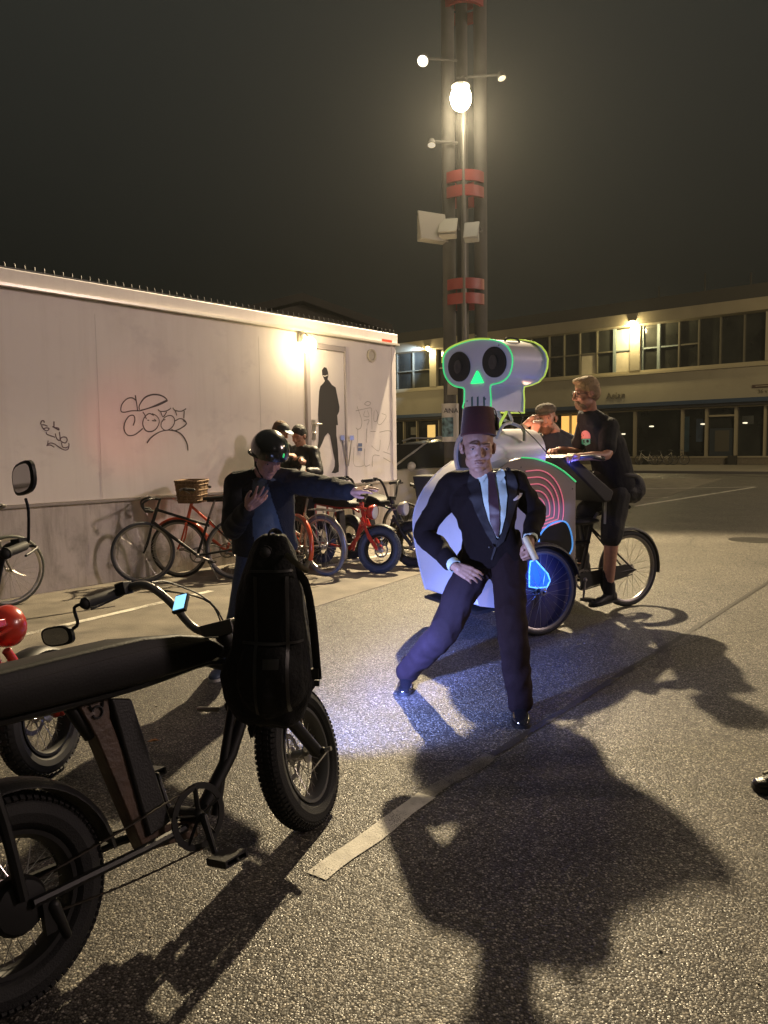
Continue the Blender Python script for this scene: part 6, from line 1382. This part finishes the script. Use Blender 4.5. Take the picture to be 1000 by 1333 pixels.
lamp('face_fill_light', 'POINT', P(692, 566, 6.75), 5, (1.0, .50, .35), .05)  # lamp added to brighten the face of the man in the flat cap
lamp('forearm_fill_light', 'POINT', P(748, 604, 6.16), 1.3, (.06, .10, 1.0), .03)  # unseen blue lamp added to colour the rider's forearm
bg_ = thing('waist_bag', 'round black bag hanging at the rider\'s back', 'bag', Matrix.Translation(P(822, 634, 6.78)))
mb = MB(); mb.ell(P(824, 635, 6.78), (.10, .14, .13)); mb.box(P(815, 622, 6.78), (.12, .20, .09)); mb.ell(P(815, 640, 6.74), (.12, .12, .10)); bodymesh('bag_body', mb, mat('bag_black', (.010, .010, .011), .7, bump=.6, bscale=90), bg_, .009, 3, (.01, 12))
mb = MB(); mb.torus(P(801, 618, 6.79), V((.1, .05, 1)), .185, .014, 36, 8, flat=1.6); mb.build('belt', M_BPL, bg_, True)

# ------------------------------------------------------------------ the man in the flat cap
fc_ = thing('person', 'man in flat cap and dark waistcoat holding both hands to his mouth', 'person', Matrix.Translation(V((1.55, 7.35, 0))))
Yc = 7.25; pel, che, nek = P(724, 655, Yc + .05), P(724, 592, Yc), P(720, 562, Yc - .02)
shR, shL = P(700, 577, Yc), P(745, 575, Yc + .05)
elR, wrR = P(671, 573, Yc - .16), P(684, 553, Yc - .22)
elL, wrL = P(706, 606, Yc - .24), P(694, 566, Yc - .26)
hc_ = P(711, 545, Yc - .06); HX = fr(V((-.35, -.95, -.05)), V((-.05, 0, 1)))
rt_ = (shR - shL).normalized(); fw_ = V((-.15, -1, 0)).normalized()
hiR, hiL = P(712, 660, Yc + .05), P(736, 660, Yc + .05)
knR = V((hiR.x, hiR.y, .5)); anR = V((hiR.x, hiR.y + .02, .09)); knL = V((hiL.x, hiL.y, .5)); anL = V((hiL.x, hiL.y + .02, .09))
mb = MB(); head_add(mb, hc_, HX, 1.12, nek)
rings_add(mb, [pel, che, nek - V((0, 0, .03)), nek + V((0, 0, .02))], [(.13, .09, 0), (.15, .10, 0), (.12, .07, 0), (.055, .055, 0)], rt_, fw_)
limb(mb, shR, elR, wrR, .048, .040, .028); limb(mb, shL, elL, wrL, .048, .040, .028); limb(mb, hiR, knR, anR, .07, .05, .04); limb(mb, hiL, knL, anL, .07, .05, .04)
hand_add(mb, wrR, P(698, 545, Yc - .24) - wrR, V((-.2, -.8, .4)), -1, (.8, .85, .9, .9), .3, 1.08); hand_add(mb, wrL, P(699, 549, Yc - .27) - wrL, V((.3, -.8, .2)), 1, (.8, .85, .9, .9), .3, 1.08)
cb_ = bodymesh('body', mb, M_SKIN2, fc_, .0055, 2); eyes(cb_, hc_, HX, 1.12)
mb = MB(); mb.ell(hc_ + HX @ V((0, .045, -.10)), (.058, .05, .045), HX); mb.ell(hc_ + HX @ V((0, .07, -.085)), (.04, .035, .035), HX); bodymesh('beard', mb, mat('beard_reddish', (.16, .085, .05), .9, bump=1, bscale=200), fc_, .005, 1, (.004, 60))
mb = MB(); cc = hc_ + HX @ V((0, -.005, .085)); mb.ell(cc, (.098, .118, .060), HX); mb.ell(cc + HX @ V((0, .06, -.008)), (.085, .07, .038), HX); mb.ell(cc + HX @ V((0, .115, -.03)), (.062, .045, .010), HX @ Matrix.Rotation(-.35, 3, 'X')); bodymesh('flat_cap', mb, mat('cap_tweed', (.10, .085, .065), .9, var=.3, vscale=90, bump=.5, bscale=200), fc_, .006, 3, (.004, 20))
mb = MB(); rings_add(mb, [pel, pel.lerp(che, .5), che, che.lerp(nek, .6), nek - V((0, 0, .01))], [(.185, .14, 0), (.175, .135, 0), (.19, .14, 0), (.17, .12, 0), (.085, .075, 0)], rt_, fw_); mb.cap(nek.lerp(shR, .3), shR, .06, .066); mb.cap(nek.lerp(shL, .3), shL, .06, .066); bodymesh('waistcoat', mb, mat('waistcoat_dark', (.013, .018, .034), .8, bump=.4, bscale=100), fc_, .008, 2, (.008, 9))
for nm, a, b_, c_ in (('sleeve', shR, elR, wrR), ('sleeve', shL, elL, wrL)):
    mb = MB(); limb(mb, a, b_, c_.lerp(b_, .2), .066, .058, .044); bodymesh(nm, mb, mat('shirt_grey', (.17, .17, .13), .8, bump=.4, bscale=100), fc_, .008, 2, (.008, 12))
mb = MB(); mb.cap(P(695, 549, Yc - .30), P(706, 548, Yc - .30), .011); mo_ = mb.build('mouth_organ', M_SIL, None); tag(mo_, 'small shiny thing held at the mouth of the man in the flat cap', 'mouth organ')
mb = MB(); limb(mb, hiR, knR, anR, .10, .08, .065); limb(mb, hiL, knL, anL, .10, .08, .065); mb.ell(pel - V((0, 0, .03)), (.18, .14, .12)); bodymesh('trousers', mb, M_TROU, fc_, .010, 2)
shoe(fc_, V((anR.x, anR.y, 0)), (0, -1, 0), M_SHOE); shoe(fc_, V((anL.x, anL.y, 0)), (.1, -1, 0), M_SHOE)

# ------------------------------------------------------------------ two men by the trailer door
def standing(label, X0, Y0, hp, ht_up, facing, skin, jacket_m, trou_m, hands, hat=None, hair_m=None, sc=1.0, down=-.35):
    t = thing('person', label, 'person', Matrix.Translation(V((X0, Y0, 0))))
    hc_ = hp; f = V((facing[0], facing[1], 0)).normalized(); r = f.cross(V((0, 0, 1))); HX = fr(f + V((0, 0, down)), V((0, 0, 1)) + f * .3)
    nek = hc_ - f * .06 - V((0, 0, .155)); che = nek - V((0, 0, .24)) - f * .02; pel = che - V((0, 0, .32))
    shR = nek + r * .185 - V((0, 0, .045)); shL = nek - r * .185 - V((0, 0, .045))
    hiR = pel + r * .09 - V((0, 0, .06)); hiL = pel - r * .09 - V((0, 0, .06))
    knR = V((hiR.x, hiR.y, .50)) + f * .03; knL = V((hiL.x, hiL.y, .50)) + f * .03; anR = V((hiR.x, hiR.y, .09)); anL = V((hiL.x, hiL.y, .09))
    mb = MB(); head_add(mb, hc_, HX, 1.03, nek)
    rings_add(mb, [pel, che, nek - V((0, 0, .03)), nek + V((0, 0, .02))], [(.13, .09, 0), (.15, .10, 0), (.12, .07, 0), (.055, .055, 0)], r, f)
    arms = []
    for sh, sd, hnd in ((shR, 1, hands[0]), (shL, -1, hands[1])):
        wr = hnd; el = (sh + wr) / 2 + V((0, 0, -.13)) + r * sd * .08 - f * .05; arms.append((sh, el, wr)); limb(mb, sh, el, wr, .046, .038, .027)
        hand_add(mb, wr, f * .7 + V((0, 0, -.1)) - r * sd * .5, V((0, 0, 1)) + r * sd * .5, -sd, (.6, .7, .8, .9), .4, 1.05)
    limb(mb, hiR, knR, anR, .07, .05, .04); limb(mb, hiL, knL, anL, .07, .05, .04)
    b_ = bodymesh('body', mb, skin, t, .0065, 2); eyes(b_, hc_, HX, 1.03, (0, -.2))
    mb = MB(); rings_add(mb, [pel - V((0, 0, .06)), pel.lerp(che, .5), che, che.lerp(nek, .6), nek - V((0, 0, .01)), nek + V((0, 0, .03))], [(.195, .15, 0), (.185, .145, 0), (.20, .15, 0), (.18, .13, 0), (.10, .085, 0), (.075, .072, 0)], r, f)
    for sh, el, wr in arms: limb(mb, sh, el, wr.lerp(el, .12), .072, .062, .048); mb.cap(nek.lerp(sh, .3), sh, .06, .070)
    bodymesh('jacket', mb, jacket_m, t, .008, 2, (.010, 9, (1, 1, .8)))
    mb = MB(); limb(mb, hiR, knR, anR, .10, .078, .064); limb(mb, hiL, knL, anL, .10, .078, .064); mb.ell(pel - V((0, 0, .06)), (.17, .13, .12)); bodymesh('trousers', mb, trou_m, t, .010, 2, (.008, 9))
    for a in (anR, anL): shoe(t, V((a.x, a.y, 0)), (f.x, f.y, 0), mat('trainer_black', (0, 0, 0)))
    if hair_m is not None:
        mb = MB(); hair_add(mb, hc_, HX, 1.03, .016); h_ = bodymesh('hair', mb, hair_m, t, .006, 2, (.006, 30)); clip(h_, hc_ + HX @ V((0, .05, .03)), HX @ V((0, 1, -.7))); clip(h_, hc_ + HX @ V((0, -.02, -.07)), HX @ V((0, .4, -1)))
    return t, hc_, HX, nek, che, pel, r, f
hp = P(366, 563, 9.80)
t1, hc_, HX, nk, ch, pl_, r_, f_ = standing('man in dark cap with pale brim looking down beside the trailer door', hp.x - .05, 9.85, hp, None, (.75, -.45), M_SKIN2, mat('jacket_olive', (.03, .033, .028), .8, bump=.4, bscale=80), mat('trousers_dark', (.02, .02, .024), .85), (P(372, 592, 9.5), P(392, 598, 9.55)), hair_m=mat('hair_brown', (.10, .055, .03), .8, bump=1, bscale=80))
mb = MB(); cc = hc_ + HX @ V((0, -.005, .06)); mb.ell(cc, (.092, .110, .078), HX); cp = bodymesh('cap', mb, mat('cap_black', (.02, .02, .02), .7), t1, .006, 2); clip(cp, cc + HX @ V((0, 0, -.015)), HX @ V((0, 0, -1)))
mb = MB(); mb.ell(cc + HX @ V((0, .125, -.012)), (.068, .06, .006), HX @ Matrix.Rotation(-.25, 3, 'X')); mb.build('brim', mat('brim_pale', (.35, .50, .52), .6), cp, True)
bp_ = thing('shoulder_bag', 'small dark rucksack on the back of the man in the pale brimmed cap', 'bag', Matrix.Translation(ch - f_ * .22))
mb = MB(); c_ = nk - f_ * .20 - V((0, 0, .20)); mb.box(c_, (.28, .15, .36), fr(f_, (0, 0, 1))); mb.ell(c_ + V((0, 0, .16)), (.14, .10, .08)); mb.ell(c_ - f_ * .05 - V((0, 0, .05)), (.13, .09, .13), fr(f_, (0, 0, 1))); bodymesh('bag_body', mb, mat('bag_black', (0, 0, 0)), bp_, .009, 4, (.008, 12))
for sd in (-1, 1): mb = MB(); mb.tube(bez([c_ + r_ * sd * .09 + V((0, 0, .17)), nk + r_ * sd * .12 + f_ * .02 + V((0, 0, .035)), nk + r_ * sd * .13 + f_ * .15 - V((0, 0, .12)), c_ + r_ * sd * .15 + f_ * .1 - V((0, 0, .10))], 5), .016, 6, flat=.35); mb.build('strap', mat('bag_black', (0, 0, 0)), bp_, True)
hp = P(389, 568, 9.95)
t2, hc_, HX, nk, ch, pl_, r_, f_ = standing('dark haired man in black jacket holding something small before the trailer door', hp.x + .06, 10.0, hp, None, (-.45, -.9), M_SKIN2, mat('jacket_black', (.012, .012, .012), .5, bump=.5, bscale=60), mat('trousers_dark', (0, 0, 0)), (P(389, 613, 9.62), P(400, 614, 9.64)), hair_m=mat('hair_black', (.012, .010, .008), .6, bump=1, bscale=90))
ph_ = MB(); ph_.box(P(394, 610, 9.56), (.07, .012, .14), fr((.2, -.5, 1), (0, 1, .5))); tag(ph_.build('phone', M_BPL, None, bevel=.004), 'small dark phone held by the man in the black jacket by the door', 'phone')

# ------------------------------------------------------------------ shoe of a passer-by entering at the right edge
sp0 = G(1004, 1036); pr_ = thing('person', 'passer-by of whom only one black shoe shows at the right edge', 'person', Matrix.Translation(V((sp0.x + .1, sp0.y, 0))))
an = V((sp0.x + .15, sp0.y + .03, .10)); kn = an + V((.10, .05, .38)); hi = kn + V((-.02, .05, .42))
so_ = shoe(pr_, V((an.x, an.y, .015)), (-1, .12, -.05), mat('shoe_leather_black', (.012, .012, .013), .3, bump=.3, bscale=60), s=1.05)
mb = MB(); w1 = sp0; mb.tube(bez([V((sp0.x - .01, sp0.y + .045, .075)), V((sp0.x + .04, sp0.y + .062, .085)), V((sp0.x + .10, sp0.y + .065, .11))], 4), .007, 6); mb.build('shoe_trim', mat('trim_cream', (.45, .42, .33), .6), so_, True)
an2 = an + V((.30, .42, 0)); kn2 = an2 + V((.02, -.02, .40)); hi2 = hi + V((.12, .12, 0)); pe = (hi + hi2) / 2 + V((0, 0, .08)); c2 = pe + V((0, 0, .32)); n2 = c2 + V((0, 0, .24)); rr_ = (hi2 - hi).normalized(); ff = V((-.75, .65, 0)).normalized()
mb = MB(); HX2 = fr((-1, .1, 0), (0, 0, 1)); hc2 = n2 + V((-.04, 0, .16)); head_add(mb, hc2, HX2, 1.0, n2); rings_add(mb, [pe, c2, n2 - V((0, 0, .03)), n2], [(.13, .09, 0), (.15, .1, 0), (.12, .07, 0), (.06, .06, 0)], rr_, ff)
limb(mb, hi, kn, an, .07, .05, .035); limb(mb, hi2, kn2, an2, .07, .05, .035)
for sd in (-1, 1):
    s1_ = n2 + rr_ * sd * .19 - V((0, 0, .05)); e1_ = s1_ + V((0, 0, -.28)) + rr_ * sd * .04; w1_ = e1_ + V((-.05, 0, -.24)); limb(mb, s1_, e1_, w1_, .046, .038, .026); hand_add(mb, w1_, V((-.1, 0, -1)), rr_ * sd, 1 if sd < 0 else -1, (.3, .35, .4, .5))
bodymesh('body', mb, M_SKIN, pr_, .0075, 2)
mb = MB(); rings_add(mb, [pe - V((0, 0, .05)), c2, n2 - V((0, 0, .02)), n2 + V((0, 0, .03))], [(.19, .14, 0), (.20, .15, 0), (.12, .09, 0), (.07, .07, 0)], rr_, ff)
for sd in (-1, 1):
    s1_ = n2 + rr_ * sd * .19 - V((0, 0, .05)); e1_ = s1_ + V((0, 0, -.28)) + rr_ * sd * .04; w1_ = e1_ + V((-.05, 0, -.22)); limb(mb, s1_, e1_, w1_, .07, .06, .046); mb.cap(n2, s1_, .06, .068)
bodymesh('jacket', mb, mat('jacket_black', (0, 0, 0)), pr_, .01, 2, (.01, 9))
mb = MB(); limb(mb, hi, kn, an + V((0, 0, .04)), .1, .078, .062); limb(mb, hi2, kn2, an2, .1, .078, .062); mb.ell(pe - V((0, 0, .05)), (.18, .14, .12)); bodymesh('trousers', mb, mat('trousers_dark', (0, 0, 0)), pr_, .01, 2, (.008, 9)); shoe(pr_, V((an2.x, an2.y, 0)), (-1, .12, 0), mat('shoe_leather_black', (0, 0, 0)))

# ------------------------------------------------------------------ backpack hanging from the nearest bicycle's bar
bk = thing('backpack', 'big slack black backpack hanging from the handlebar of the nearest bicycle', 'backpack', Matrix.Translation(P(362, 930, 2.5)))
M_BAG = mat('backpack_black', (.0075, .0075, .008), .85, bump=.6, bscale=70, spec=.25)
mb = MB(); pts = []
for (pl, pr2, py, Yd, dpt) in ((344, 374, 697, 2.46, .03), (324, 384, 718, 2.47, .07), (317, 391, 748, 2.48, .10), (311, 399, 792, 2.50, .12), (303, 405, 840, 2.51, .14), (291, 411, 875, 2.52, .14), (294, 408, 903, 2.52, .13), (312, 398, 926, 2.52, .10), (330, 380, 938, 2.52, .05)):
    a, b_ = P(pl, py, Yd), P(pr2, py, Yd); c_ = (a + b_) / 2; pts.append((c_, (b_ - a).length / 2, dpt))
rings_add(mb, [p[0] for p in pts], [(p[1], p[2], 0) for p in pts], V((1, -.1, 0)), V((0, -1, 0)), 28, .75)
mb.ell(P(352, 880, 2.40), (.11, .07, .13)); mb.ell(P(404, 884, 2.50), (.03, .06, .03))
bodymesh('bag_body', mb, M_BAG, bk, .008, 2, (.016, 9, (1, 1, .45)))
mb = MB(); mb.tube(bez([P(366, 702, 2.44), P(386, 742, 2.42), P(398, 760, 2.42), P(406, 800, 2.42), P(411, 850, 2.43), P(414, 884, 2.45)], 6), .013, 6, flat=.3, up=V((0, 1, 0))); mb.build('strap', M_BAG, bk, True)
mb = MB(); mb.tube(bez([P(372, 722, 2.40), P(384, 732, 2.37), P(392, 738, 2.37), P(401, 744, 2.40)], 5), .009, 6, flat=.3, up=V((0, 1, 0))); mb.build('strap', mat('strap_olive', (.10, .085, .05), .6), bk, True)
mb = MB(); mb.tube(bez([P(352, 706, 2.44), P(350, 695, 2.44), P(356, 690, 2.46), P(363, 694, 2.48), P(366, 704, 2.48)], 5), .010, 6, flat=.4); mb.build('loop', M_BAG, bk, True)
mb = MB(); mb.tube(bez([P(340, 926, 2.46), P(330, 945, 2.45), P(327, 958, 2.45)], 4), [.016] * 9, 6, flat=.4); mb.prism([P(322, 948, 2.45), P(336, 936, 2.45), P(338, 946, 2.45), P(326, 962, 2.45)], V((0, .01, 0))); mb.build('loose_strap', M_BAG, bk, True)
bvb = bvh_of([c for c in bk.children if c.name.startswith('bag_body')][0])
Ob = P(362, 820, 2.4); wm = mat('bag_trim', (.020, .019, .017), .5)
def wst(name, poly, off=.004, th=.004, m_=None): conform(name, [((x - 362) * .0025, (820 - y) * .0025) for x, y in poly], Ob, V((1, 0, 0)), V((0, 0, 1)), V((0, -1, 0)), [bvb], off, th, m_ or wm, bk)
wst('pocket', [(322, 838), (392, 838), (396, 905), (386, 918), (326, 918), (316, 905)], .003, .006, M_BAG)
wst('zip', [(318, 832), (394, 832), (394, 835), (318, 835)], .006)
wst('zip', [(330, 742), (382, 742), (383, 745), (329, 745)], .005)
wst('webbing', [(334, 750), (338, 750), (338, 925), (334, 925)], .006)
wst('webbing', [(374, 750), (378, 750), (378, 925), (374, 925)], .006)
wst('patch', [(346, 850), (366, 850), (366, 862), (346, 862)], .011, .002, mat('patch_grey', (.035, .035, .034), .6))
mb = MB(); mb.box(P(408, 876, 2.44), (.035, .02, .03)); mb.box(P(410, 888, 2.46), (.03, .03, .02)); mb.build('buckle', M_BPL, bk, True)
# ================================================================== thin haze added to give the lamps their glow
mb = MB(); mb.box((20, 70, 7.5), (284, 264, 17)); hz_ = mb.build('haze', mat('haze_air', (1, 1, 1)), None, smooth=False); tag(hz_, kind='stuff')
hm_ = MATS['haze_air']; hn = hm_.node_tree; hn.nodes.clear(); oo_ = hn.nodes.new('ShaderNodeOutputMaterial'); pv = hn.nodes.new('ShaderNodeVolumePrincipled')
pv.inputs['Color'].default_value = (.9, .92, .9, 1); pv.inputs['Density'].default_value = 0.00034; pv.inputs['Anisotropy'].default_value = 0.6; hn.links.new(pv.outputs[0], oo_.inputs['Volume'])
sc.cycles.volume_bounces = 0
